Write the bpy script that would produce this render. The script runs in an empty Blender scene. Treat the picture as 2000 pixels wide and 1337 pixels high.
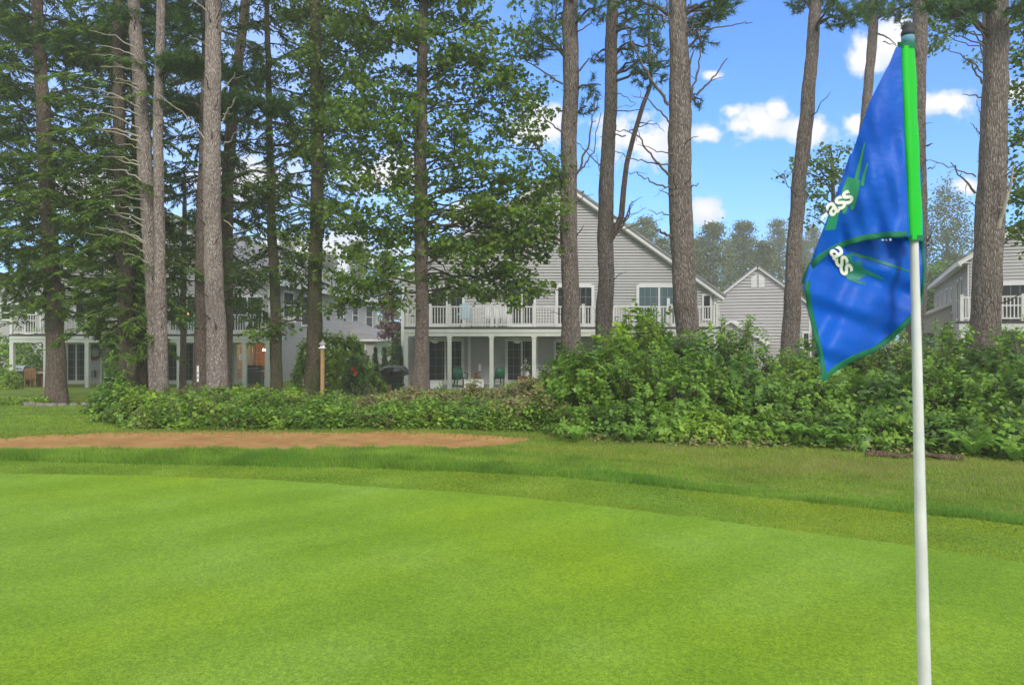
import bpy, math, random
import numpy as np
from mathutils import Vector

S = bpy.context.scene
COL = S.collection
F = 1350.0        # focal length in photo pixels
CX, HY = 1000.0, 640.0
CAMZ = 1.65
R = math.radians
rng = np.random.default_rng(7)

# ---------------------------------------------------------------- camera
cd = bpy.data.cameras.new('camera'); cam = bpy.data.objects.new('camera', cd); COL.objects.link(cam)
cam.location = (0, 0, CAMZ); cam.rotation_euler = (R(90), 0, 0)
cd.sensor_width = 36; cd.lens = 36 * F / 2000; cd.shift_y = -(668.5 - HY) / 2000
cd.clip_start = 0.05; cd.clip_end = 2000
cd.dof.use_dof = True; cd.dof.focus_distance = 17; cd.dof.aperture_fstop = 13.0
S.camera = cam
S.view_settings.view_transform = 'Standard'; S.view_settings.look = 'None'
S.view_settings.gamma = 1; S.view_settings.exposure = 0.70
S.cycles.max_bounces = 6; S.cycles.diffuse_bounces = 3; S.cycles.transparent_max_bounces = 8
S.cycles.volume_bounces = 1

# ---------------------------------------------------------------- world
SUN_EL, SUN_AZ = 34, 160      # azimuth clockwise from +Y: behind the camera
w = bpy.data.worlds.new('World'); S.world = w; w.use_nodes = True
nt = w.node_tree; N = nt.nodes; L = nt.links; N.clear()
def mth(op, a, b=None, c=None, clamp=False):
    n = N.new('ShaderNodeMath'); n.operation = op; n.use_clamp = clamp
    for i, v in enumerate((a, b, c)):
        if v is None: continue
        if isinstance(v, (int, float)): n.inputs[i].default_value = v
        else: L.new(v, n.inputs[i])
    return n.outputs[0]
def smooth(v, a, b):
    n = N.new('ShaderNodeMapRange'); n.interpolation_type = 'SMOOTHSTEP'
    n.inputs['From Min'].default_value = a; n.inputs['From Max'].default_value = b
    L.new(v, n.inputs['Value']); return n.outputs[0]
def mixc(f, a, b, mode='MIX'):
    n = N.new('ShaderNodeMix'); n.data_type = 'RGBA'; n.blend_type = mode
    for s, v in ((n.inputs[0], f), (n.inputs[6], a), (n.inputs[7], b)):
        if isinstance(v, (int, float)): s.default_value = v
        elif isinstance(v, tuple): s.default_value = (*v, 1)
        else: L.new(v, s)
    return n.outputs[2]
tc = N.new('ShaderNodeTexCoord'); sp = N.new('ShaderNodeSeparateXYZ'); L.new(tc.outputs['Generated'], sp.inputs[0])
x, y, z = sp.outputs
yy = mth('MAXIMUM', y, 0.05)
u = mth('DIVIDE', x, yy); v = mth('DIVIDE', z, yy)
def noise(scale, detail, rough=0.55):
    n = N.new('ShaderNodeTexNoise'); n.inputs['Scale'].default_value = scale
    n.inputs['Detail'].default_value = detail; n.inputs['Roughness'].default_value = rough
    L.new(tc.outputs['Generated'], n.inputs['Vector']); return n.outputs[0]
nz = noise(17, 12, .66); nz2 = noise(3.2, 5)
CLOUDS = [(1470, 240, 78, 46), (1430, 215, 34, 26), (1515, 215, 30, 30), (1578, 256, 70, 38), (1380, 262, 36, 20), (1850, 202, 80, 34),
          (1750, 80, 75, 60), (1690, 110, 50, 60), (1672, 240, 36, 34), (1376, 410, 36, 28), (1240, 275, 95, 62),
          (1050, 250, 90, 60), (740, 340, 110, 45), (470, 350, 150, 55), (150, 380, 200, 60), (1390, 148, 36, 14),
          (1890, 365, 38, 20), (560, 500, 260, 60), (900, 420, 60, 40), (1990, 185, 60, 30)]
tot = None
for (px, py, a, b) in CLOUDS:
    du = mth('MULTIPLY_ADD', u, F / a, -(px - CX) / a); dv = mth('MULTIPLY_ADD', v, F / b, -(HY - py) / b)
    f = mth('SUBTRACT', 1.0, mth('SQRT', mth('ADD', mth('MULTIPLY', du, du), mth('MULTIPLY', dv, dv))))
    tot = f if tot is None else mth('MAXIMUM', tot, f)
cov = smooth(mth('MULTIPLY_ADD', mth('SUBTRACT', nz, 0.5), 3.6, tot), -0.06, 0.62)
cov = mth('MULTIPLY', cov, smooth(y, 0.2, 0.4))
over = mth('MAXIMUM', smooth(v, 0.55, 1.0), smooth(mth('MULTIPLY', y, -1), -0.45, -0.15))
over = mth('MULTIPLY', over, smooth(z, -0.02, 0.05))
over = mth('MULTIPLY', over, mth('MULTIPLY_ADD', nz2, 0.5, 0.6, True))
sky = N.new('ShaderNodeTexSky'); sky.sky_type = 'NISHITA'; sky.sun_disc = False
sky.sun_elevation = R(SUN_EL); sky.sun_rotation = R(SUN_AZ); sky.air_density = 1.0; sky.dust_density = 0.3; sky.ozone_density = 2.0
SKYTINT = (0.38, 0.96, 1.76)
skc = mixc(1.0, sky.outputs[0], SKYTINT, 'MULTIPLY')
hz = mth('SUBTRACT', 1.0, smooth(v, 0.0, 0.3)); hz = mth('MULTIPLY', hz, 0.16)
skc = mixc(hz, skc, (4.6, 5.9, 7.4))
veil = mth('MULTIPLY', smooth(mth('MULTIPLY', u, -1), -0.12, 0.35), 0.42)
skc = mixc(veil, skc, (4.7, 5.6, 7.6))
cc = mixc(smooth(mth('SUBTRACT', tot, nz), -0.5, 0.3), (5.2, 5.7, 6.9), (6.9, 6.7, 6.9))
out = mixc(cov, skc, cc)
out = mixc(over, out, (8.6, 8.6, 8.7))
bg = N.new('ShaderNodeBackground'); L.new(out, bg.inputs[0]); bg.inputs[1].default_value = 0.1
wo = N.new('ShaderNodeOutputWorld'); L.new(bg.outputs[0], wo.inputs[0])
w.cycles.sampling_method = 'MANUAL'; w.cycles.sample_map_resolution = 512

sl = bpy.data.lights.new('sun', 'SUN'); sl.energy = 2.0; sl.angle = R(16); sl.color = (1, 0.95, 0.87)
so = bpy.data.objects.new('sun', sl); COL.objects.link(so)
_a = R(SUN_AZ); _e = R(SUN_EL)
sd = Vector((math.sin(_a) * math.cos(_e), math.cos(_a) * math.cos(_e), math.sin(_e)))
so.rotation_euler = sd.to_track_quat('Z', 'Y').to_euler()

# ---------------------------------------------------------------- helpers
def P(px, py, Y):
    return ((px - CX) / F * Y, Y, CAMZ - (py - HY) / F * Y)
def XP(px, Y): return (px - CX) / F * Y
def ZP(py, Y): return CAMZ - (py - HY) / F * Y

def tag(o, label=None, cat=None, group=None, kind=None):
    for k, val in (('label', label), ('category', cat), ('group', group), ('kind', kind)):
        if val: o[k] = val
    return o
def link(o, parent=None):
    COL.objects.link(o)
    if parent is not None: o.parent = parent
    return o
def empty(name, loc, rz=0, label=None, cat=None, group=None):
    o = bpy.data.objects.new(name, None); o.location = loc; o.rotation_euler = (0, 0, rz)
    o.empty_display_size = 0.2
    link(o); return tag(o, label, cat, group)

def np_mesh(name, V, faces_idx, sizes, mat, parent=None, origin=(0, 0, 0), smoothed=False):
    me = bpy.data.meshes.new(name)
    V = np.asarray(V, dtype=np.float32).reshape(-1, 3) - np.asarray(origin, dtype=np.float32)
    idx = np.asarray(faces_idx, dtype=np.int32).ravel(); sizes = np.asarray(sizes, dtype=np.int32)
    me.vertices.add(len(V)); me.vertices.foreach_set('co', V.ravel())
    me.loops.add(len(idx)); me.loops.foreach_set('vertex_index', idx)
    me.polygons.add(len(sizes))
    st = np.concatenate(([0], np.cumsum(sizes)[:-1])).astype(np.int32)
    me.polygons.foreach_set('loop_start', st)
    me.update(calc_edges=True); me.validate()
    if smoothed: me.polygons.foreach_set('use_smooth', np.ones(len(me.polygons), dtype=bool))
    me.materials.append(mat)
    return link(bpy.data.objects.new(name, me), parent)

class MB:
    def __init__(s): s.v = []; s.f = []; s.T = None
    def frame(s, origin, U, Nn):        # points given as (u along, n outward, z up)
        s.T = (Vector(origin), Vector(U), Vector(Nn)); return s
    def pt(s, p):
        if s.T is None: return tuple(p)
        o, U, Nn = s.T; q = o + U * p[0] + Nn * p[1]
        return (q.x, q.y, q.z + p[2])
    def add(s, vs, fs):
        b = len(s.v); s.v += [s.pt(p) for p in vs]; s.f += [tuple(i + b for i in f) for f in fs]
    def box(s, x0, x1, y0, y1, z0, z1):
        s.add([(x0,y0,z0),(x1,y0,z0),(x1,y1,z0),(x0,y1,z0),(x0,y0,z1),(x1,y0,z1),(x1,y1,z1),(x0,y1,z1)],
              [(0,3,2,1),(4,5,6,7),(0,1,5,4),(1,2,6,5),(2,3,7,6),(3,0,4,7)]); return s
    def bar(s, p, q, w, h=None):
        h = h or w; p = Vector(p); q = Vector(q); d = (q - p).normalized()
        up = Vector((0, 0, 1)) if abs(d.z) < .9 else Vector((0, 1, 0))
        a = d.cross(up).normalized() * w / 2; b = a.cross(d).normalized() * h / 2
        vs = [c + sx * a + sy * b for c in (p, q) for sx, sy in ((-1,-1),(1,-1),(1,1),(-1,1))]
        s.add(vs, [(0,1,2,3),(7,6,5,4),(0,4,5,1),(1,5,6,2),(2,6,7,3),(3,7,4,0)]); return s
    def tube(s, pts, rad, n=8, cap=True):
        V, Fc = tube(pts, rad, n); s.add([tuple(p) for p in V], [tuple(f) for f in Fc])
        if cap:
            m = len(pts); b = len(s.v) - m * n
            s.f.append(tuple(b + i for i in range(n))[::-1]); s.f.append(tuple(b + (m-1)*n + i for i in range(n)))
        return s
    def prism(s, poly, n0, n1):        # polygon in (u,z), extruded along n
        k = len(poly); vs = [(a, n0, b) for a, b in poly] + [(a, n1, b) for a, b in poly]
        s.add(vs, [tuple(range(k)), tuple(range(2*k-1, k-1, -1))] + [(i, i+k, (i+1)%k+k, (i+1)%k) for i in range(k)]); return s
    def lathe(s, prof, c=(0,0,0), n=16):
        m = len(prof); vs = []
        for r, zz in prof:
            for i in range(n): t = 2*math.pi*i/n; vs.append((c[0]+r*math.cos(t), c[1]+r*math.sin(t), c[2]+zz))
        fs = [(j*n+i, j*n+(i+1)%n, (j+1)*n+(i+1)%n, (j+1)*n+i) for j in range(m-1) for i in range(n)]
        fs += [tuple(range(n))[::-1], tuple((m-1)*n+i for i in range(n))]
        s.add(vs, fs); return s
    def build(s, name, mat, parent=None, smoothed=False, bevel=0):
        me = bpy.data.meshes.new(name); me.from_pydata([tuple(p) for p in s.v], [], s.f); me.update()
        me.materials.append(mat)
        if smoothed: me.polygons.foreach_set('use_smooth', [True]*len(me.polygons))
        o = link(bpy.data.objects.new(name, me), parent)
        if bevel:
            m = o.modifiers.new('bevel', 'BEVEL'); m.width = bevel; m.segments = 2; m.limit_method = 'ANGLE'
        return o

def tube(pts, rad, n=8, jitter=0, seed=0):
    pts = np.asarray(pts, float); m = len(pts); rad = np.broadcast_to(np.asarray(rad, float), (m,))
    t = np.gradient(pts, axis=0); t /= np.linalg.norm(t, axis=1)[:, None] + 1e-9
    ref = np.array([0, 0, 1.0]) if abs(t[0][2]) < .8 else np.array([1.0, 0, 0])
    a = np.cross(t, ref); a /= np.linalg.norm(a, axis=1)[:, None] + 1e-9
    b = np.cross(t, a)
    th = np.linspace(0, 2*np.pi, n, endpoint=False)
    rr = rad[:, None] * np.ones((1, n))
    if jitter:
        g = np.random.default_rng(seed); base = g.normal(0, 1, (m // 3 + 3, n)); k = np.linspace(0, len(base) - 1.001, m); i = k.astype(int); fr = (k - i)[:, None]
        rr = rr * (1 + jitter * (base[i] * (1 - fr) + base[i + 1] * fr))
    V = pts[:, None, :] + rr[..., None] * (np.cos(th)[None, :, None] * a[:, None, :] + np.sin(th)[None, :, None] * b[:, None, :])
    i, j = np.meshgrid(np.arange(m - 1), np.arange(n), indexing='ij'); j2 = (j + 1) % n
    Fc = np.stack([i*n+j, i*n+j2, (i+1)*n+j2, (i+1)*n+j], -1).reshape(-1, 4)
    return V.reshape(-1, 3), Fc

class TB:                              # tubes gathered into one mesh
    def __init__(s): s.V = []; s.F = []; s.n = 0
    def add(s, pts, rad, n=5, jitter=0, seed=0):
        V, Fc = tube(pts, rad, n, jitter, seed); s.V.append(V); s.F.append(Fc + s.n); s.n += len(V)
    def build(s, name, mat, parent=None, origin=(0,0,0)):
        if not s.V: return None
        Fc = np.concatenate(s.F); return np_mesh(name, np.concatenate(s.V), Fc, np.full(len(Fc), 4), mat, parent, origin, True)

def unit(a): return a / (np.linalg.norm(a, axis=-1, keepdims=True) + 1e-9)
DIAMOND = np.array([(0,0,0),(.4,.5,.05),(1,0,-.08),(.4,-.5,.05)])
OVAL = np.array([(0,0,0),(.22,.36,.05),(.6,.42,.06),(1,0,-.1),(.6,-.42,.06),(.22,-.36,.05)])
MAPLE = np.array([(0,0,0),(-.05,.38,0),(.25,.28,.03),(.45,.62,-.03),(.58,.24,.02),(1,0,-.1),(.58,-.24,.02),(.45,-.62,-.03),(.25,-.28,.03),(-.05,-.38,0)])
BLADE = np.array([(0,.5,0),(1,0,0),(0,-.5,0)])
def leaves(pos, d, nrm, Ln, Wd, T):
    d = unit(d); s = unit(np.cross(nrm, d)); up = np.cross(d, s)
    Ln = np.broadcast_to(Ln, (len(pos),))[:, None, None]; Wd = np.broadcast_to(Wd, (len(pos),))[:, None, None]
    V = pos[:, None, :] + Ln * T[None, :, 0:1] * d[:, None, :] + Wd * T[None, :, 1:2] * s[:, None, :] + Ln * T[None, :, 2:3] * up[:, None, :]
    return V.reshape(-1, 3)
def leaf_obj(name, chunks, T, mat, parent, origin=(0,0,0)):
    V = np.concatenate(chunks); k = len(T); n = len(V) // k
    return np_mesh(name, V, np.arange(n * k), np.full(n, k), mat, parent, origin)

# ---------------------------------------------------------------- materials
def mat(name, col, rough=.7, spec=.3, metal=0, emit=None, es=0):
    m = bpy.data.materials.new(name); m.use_nodes = True; b = m.node_tree.nodes['Principled BSDF']
    b.inputs['Base Color'].default_value = (*col, 1); b.inputs['Roughness'].default_value = rough
    b.inputs['Specular IOR Level'].default_value = spec; b.inputs['Metallic'].default_value = metal
    if emit: b.inputs['Emission Color'].default_value = (*emit, 1); b.inputs['Emission Strength'].default_value = es
    return m
class G:                               # small node-graph helper
    def __init__(s, m): s.t = m.node_tree; s.b = s.t.nodes['Principled BSDF']
    def n(s, kind, **kw):
        nd = s.t.nodes.new('ShaderNode' + kind)
        for k, v in kw.items():
            if k in nd.inputs: nd.inputs[k].default_value = v
            else: setattr(nd, k, v)
        return nd
    def l(s, a, b): s.t.links.new(a, b); return s
    def coord(s, scale=(1,1,1), kind='Object'):
        c = s.n('TexCoord'); mp = s.n('Mapping'); mp.inputs['Scale'].default_value = scale
        s.l(c.outputs[kind], mp.inputs[0]); return mp.outputs[0]
    def noise(s, vec, scale, detail=4, rough=.55):
        nd = s.n('TexNoise', Scale=scale, Detail=detail, Roughness=rough); s.l(vec, nd.inputs['Vector']); return nd.outputs[0]
    def ramp(s, f, stops):
        r = s.n('ValToRGB'); cr = r.color_ramp
        while len(cr.elements) < len(stops): cr.elements.new(.5)
        for e, (p, c) in zip(cr.elements, stops): e.position = p; e.color = (*c, 1)
        s.l(f, r.inputs[0]); return r.outputs[0]
    def mix(s, f, a, b, mode='MIX'):
        m = s.n('Mix', data_type='RGBA', blend_type=mode)
        for i, v in ((0, f), (6, a), (7, b)):
            if isinstance(v, (int, float)): m.inputs[i].default_value = v
            elif isinstance(v, tuple): m.inputs[i].default_value = (*v, 1)
            else: s.l(v, m.inputs[i])
        return m.outputs[2]
    def bump(s, h, strength, dist):
        b = s.n('Bump', Strength=strength, Distance=dist); s.l(h, b.inputs['Height']); s.l(b.outputs[0], s.b.inputs['Normal'])
    def color(s, c): s.l(c, s.b.inputs['Base Color'])

def painted(name, col, rough=.6, var=.12, scale=3):
    m = mat(name, col, rough); g = G(m); v = g.coord()
    n = g.noise(v, scale, 6, .65)
    a = tuple(c * (1 - var) for c in col); b = tuple(min(1, c * (1 + var * .6)) for c in col)
    g.color(g.ramp(n, [(.3, a), (.7, b)])); g.bump(n, .08, .01); return m
def leafmat(name, c1, c2, c3, transl=.35, rough=.5, brown=0.0):
    m = mat(name, c2, rough, .35); g = G(m)
    geo = g.n('NewGeometry'); c = g.coord()
    n = g.noise(c, 1.1, 3)
    mx = g.n('Math', operation='MULTIPLY_ADD'); g.l(geo.outputs['Random Per Island'], mx.inputs[0]); mx.inputs[1].default_value = .55
    sc = g.n('Math', operation='MULTIPLY_ADD'); g.l(n, sc.inputs[0]); sc.inputs[1].default_value = 1.1; sc.inputs[2].default_value = -.33
    g.l(sc.outputs[0], mx.inputs[2])
    stops = [(0.05, c1), (.5, c2), (.95, c3)]
    if brown: stops = [(0.02, c1), (.5, c2), (.93, c3), (.97, (brown, brown * .55, brown * .25))]
    col = g.ramp(mx.outputs[0], stops); g.color(col)
    tr = g.n('BsdfTranslucent'); g.l(col, tr.inputs[0])
    ms = g.n('MixShader'); ms.inputs[0].default_value = transl
    g.l(g.b.outputs[0], ms.inputs[1]); g.l(tr.outputs[0], ms.inputs[2])
    g.l(ms.outputs[0], g.t.nodes['Material Output'].inputs[0]); return m
def bark(name, c1, c2, c3, scale=1.0, moss=None):
    m = mat(name, c1, .95, .1); g = G(m)
    v = g.coord((9*scale, 9*scale, 1.7*scale)); n = g.noise(v, 1.6, 8, .65)
    vo = g.n('TexVoronoi', feature='DISTANCE_TO_EDGE', Scale=2.3); g.l(v, vo.inputs['Vector'])
    h = g.n('Math', operation='MULTIPLY_ADD', use_clamp=True); g.l(vo.outputs['Distance'], h.inputs[0]); h.inputs[1].default_value = 1.6; g.l(n, h.inputs[2])
    col = g.ramp(h.outputs[0], [(.28, c1), (.55, c2), (.85, c3)])
    v2 = g.coord((1, 1, .35)); n2 = g.noise(v2, 1.6, 4)
    col = g.mix(.55, col, g.ramp(n2, [(.3, (.6, .57, .55)), (.7, (1.25, 1.2, 1.18))]), 'MULTIPLY')
    if moss:
        n3 = g.noise(g.coord((1, 1, .3)), 2.2, 5); mk = g.ramp(n3, [(.42, (0, 0, 0)), (.62, (1, 1, 1))])
        col = g.mix(mk, col, moss)
    g.color(col); g.bump(h.outputs[0], 1.0, .06); return m

M = {}
M['siding'] = painted('siding', (.37, .362, .35), .65, .08, 1.5)
M['siding_far'] = painted('siding_far', (.40, .39, .385), .65, .05, 1.5)
M['trim'] = painted('white_trim', (.58, .575, .565), .5, .06, 2)
M['porch'] = painted('porch_paint', (.50, .52, .47), .5, .1, 2)
M['rail'] = painted('rail_paint', (.55, .545, .52), .55, .16, 4)
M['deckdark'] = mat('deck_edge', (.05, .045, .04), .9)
M['glass'] = mat('window_glass', (.022, .027, .03), .3, .0)
M['glass_curtain'] = mat('curtained_glass', (.07, .11, .12), .3, .0)
for k_ in ('glass', 'glass_curtain'): M[k_].node_tree.nodes['Principled BSDF'].inputs['IOR'].default_value = 1.15
M['shingle'] = mat('shingle', (.2, .2, .22), .9)
g = G(M['shingle']); vv = g.coord((1, 1, 1)); br = g.n('TexBrick', Scale=1.0); br.inputs['Color1'].default_value = (.18,.178,.18,1); br.inputs['Color2'].default_value = (.24,.235,.235,1); br.inputs['Mortar'].default_value = (.12,.118,.12,1)
br.inputs['Brick Width'].default_value = .35; br.inputs['Row Height'].default_value = .16; br.inputs['Mortar Size'].default_value = .012
mp = g.coord((1, 1, 1), 'Object'); sw = g.n('SeparateXYZ'); g.l(mp, sw.inputs[0]); cb = g.n('CombineXYZ'); g.l(sw.outputs[1], cb.inputs[0]); g.l(sw.outputs[2], cb.inputs[1]); g.l(cb.outputs[0], br.inputs['Vector'])
nn = g.noise(mp, 2.0, 5); g.color(g.mix(.5, br.outputs[0], g.ramp(nn, [(.3, (.7,.7,.7)), (.7, (1.2,1.2,1.2))]), 'MULTIPLY')); g.bump(br.outputs[1], .3, .02)
M['pine_bark'] = bark('pine_bark', (.045, .035, .028), (.15, .123, .103), (.28, .24, .215), 1.7)
M['pine_bark_light'] = bark('pine_bark_light', (.085, .066, .055), (.25, .20, .175), (.42, .36, .33), 2.0)
M['brown_bark'] = bark('brown_bark', (.045, .032, .024), (.14, .105, .085), (.24, .19, .16), 1.9)
M['moss_bark'] = bark('moss_bark', (.035, .026, .018), (.10, .08, .055), (.17, .14, .10), 1.9, (.065, .085, .028))
M['maple_bark'] = bark('maple_bark', (.05, .035, .03), (.17, .13, .11), (.27, .225, .195), 2.2)
M['twig'] = mat('twig', (.11, .085, .07), .9)
M['pale_twig'] = mat('pale_twig', (.30, .27, .21), .9)
M['dark_twig'] = mat('dark_twig', (.05, .04, .033), .9)
M['hemlock'] = leafmat('hemlock_needles', (.045, .085, .016), (.105, .19, .024), (.21, .33, .035), .42)
M['hemlock_far'] = leafmat('dark_needles', (.032, .06, .016), (.065, .125, .022), (.125, .21, .03), .38)
M['pine'] = leafmat('pine_needles', (.03, .07, .02), (.06, .14, .03), (.115, .23, .04), .35)
M['maple'] = leafmat('maple_leaves', (.045, .085, .012), (.105, .195, .018), (.24, .36, .03), .5)
M['maple_light'] = leafmat('light_leaves', (.055, .12, .02), (.11, .22, .03), (.2, .33, .05), .4)
M['bush'] = leafmat('bush_leaves', (.06, .13, .016), (.155, .30, .028), (.33, .49, .06), .42, .42)
M['bush_dark'] = leafmat('dark_bush_leaves', (.045, .10, .018), (.105, .22, .03), (.25, .41, .06), .42, .4)
M['bush_yellow'] = leafmat('yellow_bush_leaves', (.10, .19, .02), (.22, .38, .03), (.40, .53, .05), .45, .45)
M['under'] = leafmat('undergrowth_leaves', (.035, .075, .012), (.095, .175, .02), (.24, .34, .04), .35, .5, .24)
M['dead'] = leafmat('dead_leaves', (.11, .10, .035), (.19, .19, .06), (.30, .25, .12), .2, .8)
M['fern'] = leafmat('fern_fronds', (.13, .30, .03), (.22, .46, .05), (.34, .58, .08), .45)
M['purple'] = leafmat('purple_leaves', (.05, .015, .02), (.14, .05, .06), (.26, .13, .12), .4)
M['cedar'] = leafmat('cedar_scales', (.02, .06, .014), (.04, .11, .02), (.08, .18, .03), .2)
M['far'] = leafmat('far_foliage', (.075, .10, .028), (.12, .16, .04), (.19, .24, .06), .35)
M['wood'] = painted('teak', (.24, .12, .05), .6, .25, 8)
M['postwood'] = painted('post_wood', (.36, .21, .09), .7, .2, 8)
M['black'] = mat('black_metal', (.018, .018, .02), .4, .5)
M['vinyl'] = mat('black_vinyl', (.012, .012, .015), .32, .6)
M['steel'] = mat('steel', (.35, .36, .37), .35, .5, .8)
M['white'] = painted('white_plastic', (.72, .72, .7), .5, .05)
M['pot'] = mat('terracotta', (.33, .12, .06), .8)
M['greenplastic'] = mat('green_plastic', (.012, .09, .045), .5)
M['teal'] = painted('teal_fabric', (.16, .42, .45), .9, .1)
M['bluecloth'] = painted('pale_blue_cloth', (.30, .48, .55), .9, .1)
M['stone'] = painted('stone', (.22, .20, .18), .9, .35, 9)
M['patio'] = painted('concrete', (.33, .33, .31), .9, .15, 3)
M['soil'] = painted('mulch', (.07, .045, .03), .95, .4, 12)
M['petal_white'] = mat('white_petals', (.75, .75, .7), .6)
M['petal_red'] = mat('red_petals', (.6, .05, .03), .6)

# ---------------------------------------------------------------- ground
GX = np.array([-30, -9, -5.78, -3.98, -2.19, 0, 1.36, 2.44, 3.07, 3.59, 4.6, 7]); GY = np.array([7.6, 7.85, 7.8, 7.68, 7.38, 6.75, 6.10, 5.5, 5.18, 4.84, 4.1, 1.8])
FX = np.array([-30, -9, -6.35, -2.43, 0, 1.1, 2.05, 2.87, 3.64, 4.26, 5.6, 9]); FY = np.array([8.7, 8.65, 8.57, 8.19, 7.8, 7.42, 6.92, 6.46, 6.14, 5.76, 4.8, 2.4])
def smooth_interp(X, XS, YS):
    X = np.asarray(X, float); return sum(np.interp(X + d, XS, YS) for d in (-.5, -.25, 0, .25, .5)) / 5
def vnoise(X, Y, s, seed=0):          # cheap value noise
    g_ = np.random.default_rng(seed).random((64, 64)); a = np.asarray(X) / s + 100; b = np.asarray(Y) / s + 100
    i = np.floor(a).astype(int); j = np.floor(b).astype(int); fx = a - i; fy = b - j
    fx = fx*fx*(3-2*fx); fy = fy*fy*(3-2*fy); q = lambda i, j: g_[i % 64, j % 64]
    return (q(i,j)*(1-fx)+q(i+1,j)*fx)*(1-fy) + (q(i,j+1)*(1-fx)+q(i+1,j+1)*fx)*fy
def Yg(X): return smooth_interp(X, GX, GY)
def Yf(X): return smooth_interp(X, FX, FY)
far_px = [(-900,862),(-200,859),(0,858),(100,853),(200,849),(400,847),(700,849),(900,852),(1000,857),(1042,863)]
near_px = [(-900,890),(-200,890),(0,889),(300,886),(600,886),(930,882),(1000,874),(1042,863)]
def bpt(px, py): Y = 1.69 * F / (py - HY); return XP(px, Y), Y
BF = np.array([bpt(*p) for p in far_px]); BN = np.array([bpt(*p) for p in near_px])
def bunker_in(X, Y, pad=0):
    return (X < BF[-1, 0] + pad) & (Y > np.interp(X, BN[:, 0], BN[:, 1]) - pad) & (Y < np.interp(X, BF[:, 0], BF[:, 1]) + pad)
def sstep(t): t = np.clip(t, 0, 1); return t*t*(3-2*t)
def ground(X, Y):
    X = np.asarray(X, float); Y = np.asarray(Y, float)
    h = -0.055 * np.clip(Y - 11, 0, 23)
    e = Y - Yf(X)
    left = sstep((1.0 - X) / 1.5)
    m = sstep(e / .15) * sstep((.75 - e) / .5)
    h = h + m * (.016 + .022 * left) * (0.75 + .5 * vnoise(X, Y, .6, 3))
    d = np.minimum(Y - np.interp(X, BN[:, 0], BN[:, 1]), np.interp(X, BF[:, 0], BF[:, 1]) - Y)
    h = h - .05 * sstep(d / .3) * sstep((BF[-1, 0] - X) / .5)
    h = h + .03 * (vnoise(X, Y, 1.9, 5) - .5) * sstep((e - .4) / 1)
    return h
def sheet(name, Xs, Ys2d, dz, m):      # Ys2d[i,j] for X i
    Xg = np.repeat(Xs[:, None], Ys2d.shape[1], 1); Z = ground(Xg, Ys2d) + dz
    nx, ny = Xg.shape; V = np.stack([Xg, Ys2d, Z], -1).reshape(-1, 3)
    i, j = np.meshgrid(np.arange(nx-1), np.arange(ny-1), indexing='ij'); a = i*ny + j
    Fc = np.stack([a, a+ny, a+ny+1, a+1], -1).reshape(-1, 4)
    o = np_mesh(name, V, Fc, np.full(len(Fc), 4), m, smoothed=True); return tag(o, kind='structure')

def turf(name, c_dark, c_mid, c_light, patch, big, fine, bumpd, extra=None):
    m = mat(name, c_mid, .85, .15); g = G(m); v = g.coord()
    n1 = g.noise(v, big, 3, .5); n2 = g.noise(v, fine, 4, .7); n3 = g.noise(v, big * .37, 2); n4 = g.noise(v, 6, 5, .65)
    c = g.ramp(n1, [(.32, c_dark), (.5, c_mid), (.68, c_light)])
    c = g.mix(g.ramp(n3, [(.42, (0,0,0)), (.62, (1,1,1))]), c, patch)
    c = g.mix(.28, c, g.ramp(n4, [(.3, (.75,.78,.7)), (.7, (1.2,1.16,1.1))]), 'MULTIPLY')
    c = g.mix(1.0, c, g.ramp(n2, [(.32, (.45,.52,.4)), (.5, (1,1,1)), (.68, (1.55,1.45,1.4))]), 'MULTIPLY')
    n5 = g.noise(v, fine * .3, 3, .6); c = g.mix(.8, c, g.ramp(n5, [(.35, (.7,.76,.65)), (.65, (1.25,1.2,1.2))]), 'MULTIPLY')
    if extra: c = extra(g, v, c)
    g.color(c); g.bump(n2, .7, bumpd); return m
def stripes(g, v, c):
    w_ = g.n('TexWave', Scale=.33, Distortion=1.2, Detail=2.0); w_.bands_direction = 'X'; mp = g.n('Mapping'); mp.inputs['Rotation'].default_value = (0, 0, R(52)); g.l(v, mp.inputs[0]); g.l(mp.outputs[0], w_.inputs['Vector'])
    return g.mix(.8, c, g.ramp(w_.outputs[0], [(.3, (.93, .95, .9)), (.7, (1.06, 1.05, 1.12))]), 'MULTIPLY')
M['green'] = turf('green_turf', (.135, .25, .016), (.16, .285, .026), (.19, .315, .05), (.175, .285, .012), .8, 170, .012, stripes)
M['fringe'] = turf('fringe_turf', (.105, .185, .012), (.14, .24, .018), (.19, .29, .035), (.19, .25, .008), 1.3, 75, .03)
def dry(g, v, c):
    n = g.noise(v, .9, 5, .6); sx = g.n('SeparateXYZ'); g.l(v, sx.inputs[0])
    mr = g.n('MapRange'); g.l(sx.outputs[0], mr.inputs[0]); mr.inputs['From Min'].default_value = -1; mr.inputs['From Max'].default_value = 3
    mr.inputs['To Min'].default_value = -.08; mr.inputs['To Max'].default_value = .12
    a = g.n('Math', operation='ADD'); g.l(n, a.inputs[0]); g.l(mr.outputs[0], a.inputs[1])
    return g.mix(g.ramp(a.outputs[0], [(.53, (0,0,0)), (.68, (.75,.75,.75))]), c, (.17, .13, .05))
M['lawn'] = turf('lawn_turf', (.085, .15, .014), (.13, .21, .018), (.18, .27, .03), (.17, .22, .015), .5, 40, .02, dry)
M['sand'] = mat('bunker_sand', (.5, .29, .15), .95, .05)
g = G(M['sand']); v = g.coord(); n1 = g.noise(v, 2, 5); n2 = g.noise(g.coord((1.2, 5, 3)), 5, 5); n3 = g.noise(v, 150, 3)
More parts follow.
